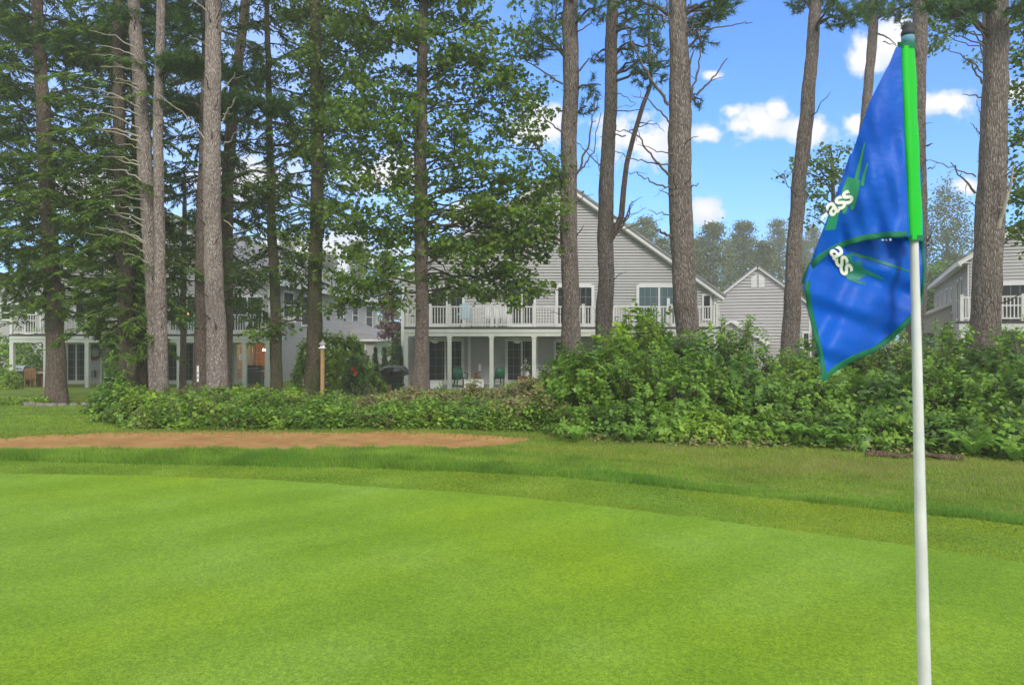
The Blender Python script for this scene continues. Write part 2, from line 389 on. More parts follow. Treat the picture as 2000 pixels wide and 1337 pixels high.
c = g.ramp(n1, [(.3, (.27, .15, .058)), (.7, (.37, .22, .092))]); c = g.mix(.5, c, g.ramp(n2, [(.35, (.7,.66,.62)), (.6, (1.15,1.15,1.15))]), 'MULTIPLY'); c = g.mix(.4, c, g.ramp(n3, [(.3, (.6,.6,.6)), (.7, (1.3,1.3,1.3))]), 'MULTIPLY')
g.color(c); g.bump(g.noise(v, 9, 4), .9, .05)
M['grassblade'] = leafmat('grass_blades', (.07, .15, .012), (.18, .33, .03), (.38, .52, .08), .5, .5)
M['grassdark'] = leafmat('dark_grass_blades', (.085, .20, .02), (.16, .33, .035), (.27, .48, .07), .5, .5)
M['grassdry'] = leafmat('dry_grass_blades', (.12, .20, .02), (.22, .31, .04), (.40, .42, .10), .5, .6)

ax = np.concatenate([np.arange(-90, -16, 6), np.arange(-16, 16, .22), np.arange(16, 91, 6)])
ay = np.concatenate([np.arange(-30, 2, 4), np.arange(2, 12.5, .1), np.arange(12.5, 40, 1), np.arange(40, 221, 15)])
sheet('lawn', ax, np.repeat(ay[None], len(ax), 0), 0, M['lawn'])
gx = np.arange(-16, 7, .06); jit = lambda X, s: .035 * (vnoise(X, X * 0, .12, s) - .5) + .05 * (vnoise(X, X * 0, .5, s + 1) - .5)
eg = Yg(gx) + jit(gx, 1); ef = Yf(gx) + jit(gx, 4)
t = np.linspace(0, 1, 12)[None, :]
sheet('putting_green', gx, -6 + t * (eg[:, None] + 6), .008, M['green'])
sheet('fringe', gx, (eg[:, None] - .15) + t * (ef - eg + .15)[:, None], .004, M['fringe'])
bx = np.concatenate([np.arange(-13, BF[-1, 0] - .5, .1), np.linspace(BF[-1, 0] - .5, BF[-1, 0], 24)])
b0 = np.interp(bx, BN[:, 0], BN[:, 1]) + .10 * (vnoise(bx, bx*0, .22, 8) - .5); b1 = np.interp(bx, BF[:, 0], BF[:, 1]) + .22 * (vnoise(bx, bx*0, .4, 9) - .5) + .1 * (vnoise(bx, bx*0, .13, 10) - .5)
b1 = np.maximum(b1, b0 + .005)
sheet('sand_bunker', bx, b0[:, None] + np.linspace(0, 1, 20)[None] * (b1 - b0)[:, None], .012, M['sand'])

def grass(name, X, Y, hgt, wid, m, lean=.5, z0=0.0):
    n = len(X); a = rng.uniform(0, 2*np.pi, n); d = np.stack([np.cos(a)*lean*rng.random(n), np.sin(a)*lean*rng.random(n), np.ones(n)], -1)
    nr = np.stack([rng.normal(0, .4, n), -np.ones(n), np.zeros(n)], -1)
    pos = np.stack([X, Y, ground(X, Y) + z0], -1)
    o = leaf_obj(name, [leaves(pos, d, nr, hgt, wid, BLADE)], BLADE, m, None); return tag(o, kind='stuff')
def strip(n, x0, x1, e0, e1, p=1.0):
    X = rng.uniform(x0, x1, n); Y = Yf(X) + jit(X, 4) + e0 + (e1 - e0) * rng.random(n) ** p
    k = ~bunker_in(X, Y, -.03); return X[k], Y[k]
X, Y = strip(150000, -8.2, 5.4, .0, 1.35, 1.2)
tall = .018 + .02 * sstep((1.6 - X) / 2) + .05 * sstep((1.6 - X) / 2) * vnoise(X, Y, .5, 20) + .03 * np.clip(1 - (Y - Yf(X)) / .3, 0, 1)
grass('rough_grass', X, Y, tall * (.35 + 1.3 * vnoise(X, Y, .16, 27)) * (.5 + .8 * rng.random(len(X))), .0075, M['grassblade'], .8)
X, Y = strip(42000, -8.2, 5.4, -.02, .28)
grass('rough_edge_grass', X, Y, (.015 + .085 * vnoise(X, Y, .35, 21) * vnoise(X, Y, 1.1, 25) * 1.6) * (.6 + .6 * rng.random(len(X))), .008, M['grassdark'], .9)
X = rng.uniform(-8, 5, 70000); lo_, hi_ = Yg(X) + .02, Yf(X) + .02; Y = lo_ + (hi_ - lo_) * rng.random(len(X))
grass('fringe_grass', X, Y, .008 + .010 * rng.random(len(X)), .006, M['grassblade'], 1.6, .004)
X = rng.uniform(-1, 9, 90000); Y = rng.uniform(6, 11.5, 90000); e = Y - Yf(X); k = (e > .7) & ~bunker_in(X, Y, 0); X, Y = X[k], Y[k]
grass('dry_rough_grass', X, Y, (.018 + .04 * vnoise(X, Y, .4, 22)) * (.6 + .7 * rng.random(len(X))), .008, M['grassdry'], .9)
X = rng.uniform(-9, .8, 26000); Y = np.interp(X, BN[:, 0], BN[:, 1]) + rng.normal(-.13, .08, len(X)); k = (Y < np.interp(X, BN[:, 0], BN[:, 1]) + .04) & (vnoise(X, Y, .4, 61) > .28); X, Y = X[k], Y[k]
grass('bunker_lip_grass', X, Y, (.018 + .055 * vnoise(X, Y, .45, 62) * vnoise(X, Y, 1.7, 63) * 2) * (.6 + .7 * rng.random(len(X))), .009, M['grassblade'], .9)
X = rng.uniform(-11, .8, 9000); Y = np.interp(X, BF[:, 0], BF[:, 1]) + rng.normal(.05, .12, len(X))
grass('bunker_back_grass', X, Y, .03 + .05 * rng.random(len(X)), .011, M['grassdry'], 1.0)
X = rng.uniform(-17, 1, 60000); Y = rng.uniform(10.3, 22, 60000); k = ~bunker_in(X, Y, 0); X, Y = X[k], Y[k]
grass('back_lawn_grass', X, Y, .02 + .03 * rng.random(len(X)), .014, M['grassblade'], .8)

# ---------------------------------------------------------------- house parts
LAP = .138
def siding(mb, xint, z0, z1, holes=(), lap=LAP):
    z = z0
    while z < z1 - .01:
        zt = min(z + lap, z1); r = xint((z + zt) / 2)
        if r and r[1] - r[0] > .02:
            iv = [r]
            for (h0, h1, hz0, hz1) in holes:
                if hz0 < zt - .02 and hz1 > z + .02:
                    iv = [q for (a, b) in iv for q in ((a, min(b, h0)), (max(a, h1), b)) if q[1] - q[0] > .02]
            for a, b in iv:
                zb_ = z + lap * .27
                mb.add([(a, -.05, zb_), (b, -.05, zb_), (b, .034, zb_), (a, .034, zb_), (a, -.05, zt), (b, -.05, zt), (b, .012, zt), (a, .012, zt)],
                       [(0,3,2,1), (3,7,6,2), (4,5,6,7), (0,4,7,3), (1,2,6,5), (0,1,5,4)])
        z = zt
def window(parent, fr, u0, u1, z0, z1, style='double', name='window', trim=.09, glass='glass', fm='trim', label=None):
    f = MB().frame(*fr); pr = .065
    f.box(u0 - trim, u0, .026, pr, z0 - trim, z1 + trim); f.box(u1, u1 + trim, .026, pr, z0 - trim, z1 + trim)
    f.box(u0, u1, .026, pr + .004, z1, z1 + trim * 1.3); f.box(u0, u1, .026, pr + .02, z0 - trim * 1.1, z0)
    if style == 'double':
        zm = (z0 + z1) / 2; f.box(u0, u1, .03, .052, zm - .03, zm + .03)
    if style == 'slider':
        um = (u0 + u1) / 2; f.box(um - .045, um + .045, .03, .058, z0, z1); f.box(u0, um - .045, .03, .05, z0, z0 + .12); f.box(um + .045, u1, .03, .05, z0, z0 + .12)
    if style == 'single': pass
    o = f.build(name, M[fm], parent)
    if label: o['label'] = label
    b = MB().frame(*fr); b.box(u0, u1, .026, .034, z0, z1); b.build('pane', M[glass], o)
    m_ = MB().frame(*fr); nu = max(2, round((u1 - u0) / .28)); nz = max(2, round((z1 - z0) / .42))
    if style != 'plain':
        for i in range(1, nu): q = u0 + (u1 - u0) * i / nu; m_.box(q - .008, q + .008, .034, .040, z0, z1)
        for i in range(1, nz): q = z0 + (z1 - z0) * i / nz; m_.box(u0, u1, .0345, .0405, q - .008, q + .008)
        m_.build('muntins', M['muntin'], o)
    return o
M['muntin'] = mat('muntin_grey', (.22, .23, .24), .5)
def railing(parent, fr, u0, u1, zf, posts, h=1.02, mname='rail', post_w=.12, step=.125):
    r = MB().frame(*fr); r.box(u0, u1, -.045, .045, zf + h - .06, zf + h); r.box(u0, u1, -.03, .03, zf + .08, zf + .14)
    q = u0 + step / 2
    while q < u1: r.box(q - .019, q + .019, -.018, .018, zf + .14, zf + h - .06); q += step
    r.build('railing', M[mname], parent)
    for p in posts:
        b = MB().frame(*fr); b.box(p - post_w/2, p + post_w/2, -post_w/2 - .003, post_w/2 + .003, zf, zf + h + .06); b.box(p - post_w/2 - .02, p + post_w/2 + .02, -post_w/2 - .02, post_w/2 + .02, zf + h + .06, zf + h + .09)
        b.build('railing_post', M[mname], parent)
def fr_abs(o, U, Nn): return (o, U, Nn)
FRONT = ((1, 0, 0), (0, -1, 0))

# ================================================================ centre house
HA = empty('house', (7, 31, -1.1), 0, 'grey clapboard house with wide gable and long white-railed deck in the middle of the photo', 'house')
def A(px, Y): return XP(px, Y) - 7
zf = 0.0; YD = 31.0; YW = 33.4
def zl(py, Y): return ZP(py, Y) + 1.1
wallY = YW - 31
frA = ((0, wallY, 0), *FRONT)
xl, xr = A(786, YW), A(1397, YW); apx, apz = A(1080, YW), zl(352, YW); ezl, ezr = zl(545, YW), zl(578, YW)
def xa(z):
    a = xl if z <= ezl else xl + (apx - xl) * (z - ezl) / (apz - ezl)
    b = xr if z <= ezr else xr + (apx - xr) * (z - ezr) / (apz - ezr)
    return (a, b) if b - a > .1 and z < apz else None
mb = MB().frame(*frA); siding(mb, xa, 0, apz)
mb.prism([(xl,0),(xr,0),(xr,ezr),(apx,apz),(xl,ezl)], -14, -.05)
wall = mb.build('wall', M['siding'], HA)
tb = MB().frame(*frA).box(xl - .06, xl + .08, -.05, .05, 0, ezl).build('corner_trim', M['trim'], HA); tb = MB().frame(*frA).box(xr - .08, xr + .06, -.05, .05, 0, ezr).build('corner_trim', M['trim'], HA)
for px in (917, 1305): MB().frame(*frA).box(A(px, YW) - .07, A(px, YW) + .07, .02, .06, 0 , ezr - .1 if px > 1000 else 2.35).build('corner_trim', M['trim'], HA)
rk = MB().frame(*frA)
def rake(p, q, w=.3, n0=-.02, n1=.34, ext=.35):
    p = Vector((p[0], p[1])); q = Vector((q[0], q[1])); d = (q - p).normalized(); p2 = p - d * ext; nrm = Vector((-d.y, d.x)); nrm = nrm if nrm.y > 0 else -nrm
    return [tuple(p2 - nrm * 0), tuple(q), tuple(q + nrm * w), tuple(p2 + nrm * w)]
for e in ((xl, ezl), (xr, ezr)):
    poly = rake(e, (apx, apz), .19); rk.prism(poly, .30, .36)
    poly2 = rake(e, (apx, apz), .10); rk.prism([(a, b - .05) for a, b in poly2], .06, .30)
rk.build('rake_board', M['trim'], HA)
rf = MB().frame(*frA)
for e in ((xl, ezl), (xr, ezr)): poly = rake(e, (apx, apz), .10, ext=.5); rf.prism([(a, b + .20) for a, b in poly], -14.2, .42)
roofA = rf.build('roof', M['shingle'], HA)
# porch deck
dx0, dx1 = A(790, YD), A(1408, YD)
fD = ((0, 0, 0), *FRONT); zd = zl(638, YD)
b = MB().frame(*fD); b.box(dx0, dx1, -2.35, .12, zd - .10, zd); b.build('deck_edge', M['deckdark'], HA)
b = MB().frame(*fD); b.box(dx0, dx1, -.06, .08, zd - .42, zd - .10); b.box(dx0 + .01, dx1, .08, .11, zd - .26, zd - .102); b.box(dx0 + .02, dx1 - .02, -2.3, -.07, zd - .34, zd - .12); b.build('deck_beam', M['porch'], HA)
for px in (793, 878, 960, 1043, 1125, 1208, 1290, 1372):
    u = A(px, YD); b = MB().frame(*fD); b.box(u - .09, u + .09, -.10, .075, 0, zd - .42); b.box(u - .12, u + .12, -.12, .09, zd - .5, zd - .425); b.build('porch_post', M['porch'], HA)
railing(HA, fD, dx0 + .05, dx1 - .05, zd - .02, [A(p, YD) for p in (796, 878, 960, 1043, 1139, 1235, 1310, 1400)], .95)
b = MB(); b.box(dx0 - .2, dx1 + .2, -.3, wallY, -.10, .02); b.build('patio_slab', M['patio'], HA)
frR = frA
window(HA, frR, A(843, YW), A(903, YW), zd + .05, zd + 1.85, 'slider', 'sliding_door', .12, 'glass')
window(HA, frR, A(996, YW), A(1042, YW), zd + .05, zd + 1.85, 'slider', 'sliding_door', .12, 'glass')
window(HA, frR, A(1090, YW), A(1155, YW), zd + .05, zd + 1.9, 'slider', 'sliding_door', .14, 'glass')
window(HA, frR, A(1248, YW), A(1326, YW), zd + .05, zd + 1.9, 'slider', 'sliding_door', .14, 'glass_curtain', label='sliding door with pale curtain')
window(HA, frR, A(1374, YW), A(1386, YW), zd + .4, zd + 1.5, 'plain', 'window', .09, 'glass')
window(HA, frR, A(839, YW), A(901, YW), .12, 2.1, 'slider', 'patio_door', .14, 'glass', 'porch')
window(HA, frR, A(992, YW), A(1046, YW), .12, 2.1, 'slider', 'patio_door', .14, 'glass', 'porch')
window(HA, frR, A(1086, YW), A(1110, YW), .8, 2.05, 'double', 'window', .12, 'glass', 'porch')
lt = MB()
def lattice(px0, px1, Y, z0, z1, name='lattice_panel'):
    b = MB().frame((0, Y - 31, 0), *FRONT); u0, u1 = A(px0, YW), A(px1, YW)
    q = u0
    while q <= u1: b.box(q - .02, q + .02, 0, .012, z0, z1); q += .12
    q = z0
    while q <= z1: b.box(u0, u1, .012, .024, q - .02, q + .02); q += .12
    b.box(u0 - .04, u0, -.01, .03, z0, z1); b.box(u1, u1 + .04, -.01, .03, z0, z1); b.box(u0, u1, -.012, .032, z1, z1 + .05)
    return b.build(name, M['trim'], HA)
lattice(925, 992, YW - .25, zd + .05, zd + 1.0); lattice(1198, 1243, YW - .25, zd + .05, zd + 1.0)

# ================================================================ left house
HB = empty('house', (-12.5, 33.4, -1.3), 0, 'grey clapboard house behind the left pines, with a deck over a lit patio door', 'house')
def B(px, Y): return XP(px, Y) + 12.5
YB = 33.4; YBW = 35.9; zfB = 1.3
def zb(py, Y): return ZP(py, Y) + zfB
fB = ((0, 0, 0), *FRONT); fBW = ((0, 2.5, 0), *FRONT)
bl, brr, be, bpk = B(92, YBW), 0.0, 5.2, 8.8; bm = (bl + brr) / 2
def xb(z):
    if z <= be: return (bl, brr)
    t_ = (z - be) / (bpk - be); return (bl + (bm - bl) * t_, brr + (bm - brr) * t_) if t_ < .98 else None
hole = (B(464, YBW), B(519, YBW), .15, 2.12)
mb = MB().frame(*fBW); siding(mb, xb, 0, bpk, [hole]); mb.build('wall', M['siding'], HB)
# shell of the building, open behind the lit patio door
mb = MB().frame(*fBW); z1_ = be
mb.prism([(bl, 0), (hole[0], 0), (hole[0], be), (bl, be)], -12, -.05); mb.prism([(hole[1], 0), (brr-.03, 0), (brr-.03, be), (hole[1], be)], -12, -.05)
mb.prism([(hole[0], hole[3]), (hole[1], hole[3]), (hole[1], be), (hole[0], be)], -12, -.051); mb.prism([(hole[0], 0), (hole[1], 0), (hole[1], .15), (hole[0], .15)], -12, -.051)
mb.prism([(bl, be), (brr-.03, be), (bm, bpk)], -12, -.052); mb.build('inner_wall', M['siding'], HB)
M['room'] = mat('room_plaster', (.55, .24, .09), .9); M['bulb'] = mat('bulb', (1, .8, .5), .5, emit=(1, .62, .28), es=60)
b = MB().frame(*fBW); b.box(hole[0], hole[1], -2.6, -2.55, .15, 2.12); b.build('room_back', M['room'], HB)
for k in range(5): a_ = k * 1.256; MB().frame(*fBW).lathe([(.005, 0), (.035, .03), (.035, .07), (.005, .11)], (B(510, YBW) + .2*math.cos(a_), -.9 + .2*math.sin(a_), 1.72), 8).build('chandelier_bulb', M['bulb'], HB)
b = MB().frame(*fBW); b.bar((B(510, YBW), -.9, 1.7), (B(510, YBW), -.9, 2.12), .02)
for k in range(5): a_ = k * 1.256; b.bar((B(510, YBW), -.9, 1.7), (B(510, YBW) + .18*math.cos(a_), -.9 + .18*math.sin(a_), 1.71), .015)
b.build('chandelier_arm', M['black'], HB)
f = MB().frame(*fBW); u0, u1 = hole[0], hole[1]
f.box(u0 - .14, u0, .026, .07, 0, 2.26); f.box(u1, u1 + .14, .026, .07, 0, 2.26); f.box(u0, u1, .026, .074, 2.12, 2.28); f.box((u0+u1)/2 - .05, (u0+u1)/2 + .05, .0, .05, .15, 2.12); f.box(u0, u1, 0, .052, 0, .3)
d = f.build('patio_door', M['porch'], HB); d['label'] = 'glass patio door with an orange lit room behind'
f = MB().frame(*fBW); um = (u0 + u1) / 2 + .05
for i in (1, 2): q = um + (u1 - um) * i / 3; f.box(q - .01, q + .01, .01, .02, .3, 2.12)
for i in range(1, 4): q = .3 + 1.82 * i / 4; f.box(um, u1, .011, .021, q - .01, q + .01)
f.build('muntins', M['trim'], d)
for (a, b_) in ((B(330, YBW), B(378, YBW)), (B(134, YBW), B(166, YBW))): window(HB, fBW, a, b_, .12, 2.1, 'slider', 'patio_door', .14, 'glass', 'porch')
window(HB, fBW, B(232, YBW), B(262, YBW), .12, 2.1, 'slider', 'patio_door', .12, 'glass', 'porch')
zdB = zb(653, YB)
window(HB, fBW, B(335, YBW), B(395, YBW), zdB + .1, zdB + 1.9, 'slider', 'sliding_door', .12, 'glass')
window(HB, fBW, B(455, YBW), B(512, YBW), zdB + .1, zdB + 1.9, 'slider', 'sliding_door', .12, 'glass')
window(HB, fBW, B(150, YBW), B(200, YBW), zdB + .1, zdB + 1.9, 'slider', 'sliding_door', .12, 'glass')
for u in (bl, brr - .1): MB().frame(*fBW).box(u - .04, u + .12, .02, .06, 0, be).build('corner_trim', M['porch'], HB)
for px in (199, 228): MB().frame(*fBW).box(B(px, YBW) - .05, B(px, YBW) + .05, .02, .09, 0, 2.3).build('corner_trim', M['porch'], HB)
rk = MB().frame(*fBW); rf = MB().frame(*fBW)
for e in ((bl, be), (brr, be)):
    rk.prism(rake(e, (bm, bpk), .19), .30, .36); rf.prism([(a, c + .20) for a, c in rake(e, (bm, bpk), .1, ext=.5)], -28.5, .42)
rk.build('rake_board', M['trim'], HB); rf.build('roof', M['shingle'], HB)
u0, u1 = B(20, YB), B(527, YB)
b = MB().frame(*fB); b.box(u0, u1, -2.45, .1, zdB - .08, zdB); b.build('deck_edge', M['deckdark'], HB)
b = MB().frame(*fB); b.box(u0 + .02, u1, -.06, .08, zdB - .38, zdB - .08); b.box(u0 + .03, u1, .08, .11, zdB - .22, zdB - .082); b.box(u0 + .04, u1 - .02, -2.4, -.07, zdB - .3, zdB - .1); b.build('deck_beam', M['porch'], HB)
for px in (24, 90, 171, 262, 350, 478, 522):
    u = B(px, YB); b = MB().frame(*fB); b.box(u - .09, u + .09, -.1, .075, 0, zdB - .38); b.box(u - .12, u + .12, -.12, .09, zdB - .46, zdB - .385); b.build('porch_post', M['porch'], HB)
railing(HB, fB, u0 + .05, u1 - .05, zdB - .02, [B(p, YB) for p in (23, 97, 171, 262, 350, 438, 523)], 1.0)
b = MB(); b.box(u0 - .3, u1 + .2, -.4, 2.4, -.10, .02); b.build('patio_slab', M['patio'], HB)
# long side wall running back
SF = ((0, 2.5, 0), (0, 1, 0), (1, 0, 0))
mb = MB().frame(*SF); siding(mb, lambda z: (0, 28), 0, be); mb.prism([(12.1, 0), (28, 0), (28, be), (12.1, be)], -11, -.05); mb.build('side_wall', M['siding'], HB)
mb = MB().frame((0, 2.5, 0), *FRONT); mb.prism([(bl, be), (brr-.03, be), (bm, bpk)], -28, -12.1); mb.build('attic', M['siding'], HB)
b = MB().frame(*SF); b.box(-.3, 28.4, .02, .42, be + .02, be + .22); b.box(-.3, 28.4, .42, .50, be - .06, be + .16); b.build('gutter', M['trim'], HB)
MB().frame(*SF).box(27.86, 28.02, .02, .06, 0, be).build('corner_trim', M['trim'], HB); MB().frame(*SF).box(-.02, .12, .02, .06, 0, be).build('corner_trim', M['trim'], HB)
for (p0, p1, y0, y1, st) in ((553, 571, 572, 620, 'double'), (588, 604, 580, 634, 'double'), (656, 669, 589, 618, 'single'), (688, 698, 597, 634, 'double'), (714, 726, 598, 640, 'double')):
    s0 = 12.5 * F / (1000 - p0) - YBW; s1 = 12.5 * F / (1000 - p1) - YBW; ym = (s0 + s1) / 2 + YBW
    window(HB, SF, s0, s1, zb(y1, ym), zb(y0, ym), st, 'window', .10, 'glass')
b = MB().frame(*SF); s0 = 12.5*F/(1000-560) - YBW; b.box(s0, s0 + .6, .03, .35, zb(630, 38) , zb(617, 38)); b.build('air_conditioner', M['white'], HB)
# low wing with a hipped roof
W0, W1, WX = 49 - 33.4, 52 - 33.4, 3.1
fW = ((0, W0 + .4, 0), *FRONT); b = MB().frame(*fW); siding(b, lambda z: (.03, WX - .35), 0, 2.05); b.box(.03, WX - .36, -6, -.01, 0, 2.05); b.build('side_wing', M['siding'], HB)
b = MB(); b.add([(0, W0, 2.16), (WX, W0, 2.16), (0.02, W1, 3.5), (WX, W1 + 4, 2.16), (0.02, W1 + 4, 3.5)], [(0,1,2), (1,3,4,2)]); b.build('side_wing_roof', M['shingle'], HB)
b = MB(); b.box(0.02, WX + .03, W0 - .02, W0 + .39, 2.0, 2.15); b.box(WX - .34, WX + .02, W0 + .40, W1 + 4, 2.0, 2.149); b.build('side_wing_eave', M['trim'], HB)
window(HB, fW, B(703, 49.4), B(712, 49.4), .4, 1.75, 'double', 'window', .1, 'glass')
# small house at the far left
HF = empty('house', (-34, 44, -1.3), 0, 'grey house at the far left edge with slate-coloured roof above a white eave', 'house')
def Fx(px): return XP(px, 44) + 34
f = ((0, 0, 0), *FRONT); ze = ZP(588, 44) + 1.3
mb = MB().frame(*f); siding(mb, lambda z: (-3, Fx(79)), 0, ze); mb.box(-3, Fx(79) - .02, -8, -.05, 0, ze); mb.build('wall', M['siding'], HF)
window(HF, f, Fx(4), Fx(22), ZP(623, 44) + 1.3, ZP(598, 44) + 1.3, 'double'); window(HF, f, Fx(52), Fx(70), ZP(650, 44) + 1.3, ZP(601, 44) + 1.3, 'double')
b = MB(); b.add([(-3.4, -.45, ze), (Fx(80), -.45, ze), (Fx(80), 3.6, ze + 2.0), (-3.4, 3.6, ze + 2.0), (-3.4, 8.4, ze), (Fx(80), 8.4, ze), (-3.4, -.45, ze - .05), (Fx(80), -.45, ze - .05)], [(0,1,2,3), (3,2,5,4), (0,6,7,1), (0,3,4), (1,5,2)]); b.build('roof', M['shingle'], HF)
b = MB().frame(*f); b.box(-3.4, Fx(80), .28, .47, ze - .22, ze - .052); b.box(Fx(79) - .02, Fx(79) + .12, -.06, .05, 0, ze - .06); b.build('eave_trim', M['trim'], HF)

# ================================================================ small gable house behind
HC = empty('house', (16, 45, -1.3), R(-24), 'pale grey clapboard gable end behind the bushes, with a pointed louvre vent', 'house')
f = ((0, 0, 0), *FRONT); ap = ZP(524, 45) + 1.3; hw = 3.15; ec = ap - hw * .79
def xc(z):
    if z < ec: return (-hw, hw)
    k = (ap - z) / .79; return (-k, k) if k > .05 else None
mb = MB().frame(*f); siding(mb, xc, 0, ap, lap=.2); mb.prism([(-hw,0),(hw,0),(hw,ec),(0,ap),(-hw,ec)], -9, -.05); mb.build('wall', M['siding_far'], HC)
rk = MB().frame(*f); rf = MB().frame(*f)
for e in ((-hw, ec), (hw, ec)):
    rk.prism(rake(e, (0, ap), .17, ext=.3), .1, .2); rf.prism([(a, c + .17) for a, c in rake(e, (0, ap), .07, ext=.4)], -9.2, .24)
rk.build('rake_board', M['trim'], HC); rf.build('roof', M['shingle'], HC)
vt = MB().frame(*f)
for s in (-1, 1):
    a0, a1 = (-.42, -.06) if s < 0 else (.06, .42); vt.prism([(a0, ap - 1.25), (a1, ap - 1.25), (a1, ap - (.62 if s > 0 else .35)), (a0, ap - (.62 if s < 0 else .35))], .026, .06)
    for k in range(4): vt.box(a0 + .04, a1 - .04, .06, .075, ap - 1.2 + k * .13, ap - 1.13 + k * .13)
vt.build('gable_vent', M['trim'], HC)
MB().frame(*f).box(hw - .1, hw + .03, .02, .05, 0, ec).build('corner_trim', M['trim'], HC); MB().frame(*f).box(-hw - .03, -hw + .1, .02, .05, 0, ec).build('corner_trim', M['trim'], HC)
window(HC, f, XP(1563, 45) - 16, XP(1571, 45) - 16, 1.5, 2.6, 'double')
# entry porch of that house
fp = ((0, -2.6, 0), *FRONT); pa = ZP(629, 42.4) + 1.3; pc = XP(1466, 42.4) - 16; pw = 1.95; pe = pa - pw * .68
b = MB().frame(*fp); siding(b, lambda z: (pc - (pa - z) / .68, pc + (pa - z) / .68) if z > pe and pa - z > .05 else (pc - pw, pc + pw), 0, pa, lap=.14); b.prism([(pc-pw,0),(pc+pw,0),(pc+pw,pe),(pc,pa),(pc-pw,pe)], -2.55, -.01); b.build('entry_porch', M['siding_far'], HC)
b = MB().frame(*fp)
for e in ((pc - pw, pe), (pc + pw, pe)): b.prism(rake(e, (pc, pa), .14, ext=.2), -2.5, .2)
b.build('entry_roof', M['trim'], HC)

# ================================================================ right house, turned
HE = empty('house', (19.85, 30, -1.0), R(-28), 'light grey house at the right edge, seen past the thick leaning trunk', 'house')
SE = ((0, 0, 0), (0, 1, 0), (-1, 0, 0)); fE = ((0, 0, 0), *FRONT); ee = 5.6
mb = MB().frame(*SE); siding(mb, lambda z: (0, 20.5), 0, ee); mb.box(0, 20.5, -9, -.05, 0, ee); mb.build('side_wall', M['siding'], HE)
ga = ee + 3.4; gm = 5.0
def xe(z): 
    if z < ee: return (0, 10)
    k = (ga - z) / .68; return (max(0, gm - k), min(10, gm + k)) if k > .05 else None
mb = MB().frame(*fE); siding(mb, xe, 0, ga); mb.prism([(0, 0), (9.9, 0), (9.9, ee), (gm, ga), (0, ee)], -20.4, -.05); mb.build('wall', M['siding'], HE)
rk = MB().frame(*fE); rf = MB().frame(*fE)
for e in ((0, ee), (10, ee)):
    rk.prism(rake(e, (gm, ga), .22, ext=.45), .25, .31); rf.prism([(a, c + .22) for a, c in rake(e, (gm, ga), .1, ext=.55)], -20.9, .36)
rk.build('rake_board', M['trim'], HE); rf.build('roof', M['shingle'], HE)
b = MB().frame(*SE); b.box(-.25, 20.8, .30, .48, ee - .28, ee - .06); b.box(-.2, 20.8, .02, .30, ee - .16, ee - .10); b.build('gutter', M['trim'], HE)
MB().frame(*SE).box(-.02, .14, .02, .06, 0, ee - .2).build('corner_trim', M['trim'], HE); MB().frame(*SE).box(20.3, 20.52, .02, .06, 0, ee - .2).build('corner_trim', M['trim'], HE)
for s0, s1, a, c_ in ((2.2, 2.9, 3.1, 4.9), (4.2, 4.9, 3.1, 4.9), (7.4, 8.0, 3.5, 4.7), (10.2, 11, 3.1, 4.8), (13.6, 14.4, 3.1, 4.8), (17, 17.8, 3.1, 4.8)): window(HE, SE, s0, s1, a, c_, 'double')
window(HE, SE, 2.0, 2.9, .9, 2.2, 'double')
window(HE, fE, 1.15, 2.1, 2.75, 4.45, 'double', trim=.14)
b = MB().frame(*SE); siding(b, lambda z: (8, 16), 0, 2.6); b.build('porch_wall', M['siding'], HE)
b = MB(); b.add([(-3.2, 8, 2.5), (-.03, 8, 3.9), (-.03, 17, 3.9), (-3.2, 17, 2.5), (-3.2, 8, 2.38), (-.03, 8, 2.38), (-3.2, 17, 2.38)], [(0,1,2,3), (0,4,5,1), (0,3,6,4)])
b.build('side_porch_roof', M['siding'], HE)
b = MB(); b.bar((-3.3, 7.9, 2.52), (0, 7.9, 3.98), .16); b.bar((-3.3, 7.9, 2.45), (-3.3, 17, 2.45), .14); b.build('side_porch_trim', M['trim'], HE)
for yy_ in (8.2, 12.5, 16.8): b = MB(); b.box(-3.2, -3.0, yy_, yy_ + .2, 0, 2.37); b.build('porch_post', M['trim'], HE)
fED = ((0, -2.0, 0), *FRONT); zdE = ZP(627, 29) + 1.0
railing(HE, fED, -.5, 9, zdE, [-.45, 1.6, 3.7, 5.8], 1.0)
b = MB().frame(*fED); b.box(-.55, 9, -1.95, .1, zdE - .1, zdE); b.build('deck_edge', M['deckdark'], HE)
b = MB().frame(*fED); b.box(-.55, 9, -.06, .08, zdE - .42, zdE - .1); b.build('deck_beam', M['porch'], HE)
for u in (-.4, 3, 6.4): b = MB().frame(*fED); b.box(u - .09, u + .09, -.1, .07, 0, zdE - .42); b.build('porch_post', M['porch'], HE)

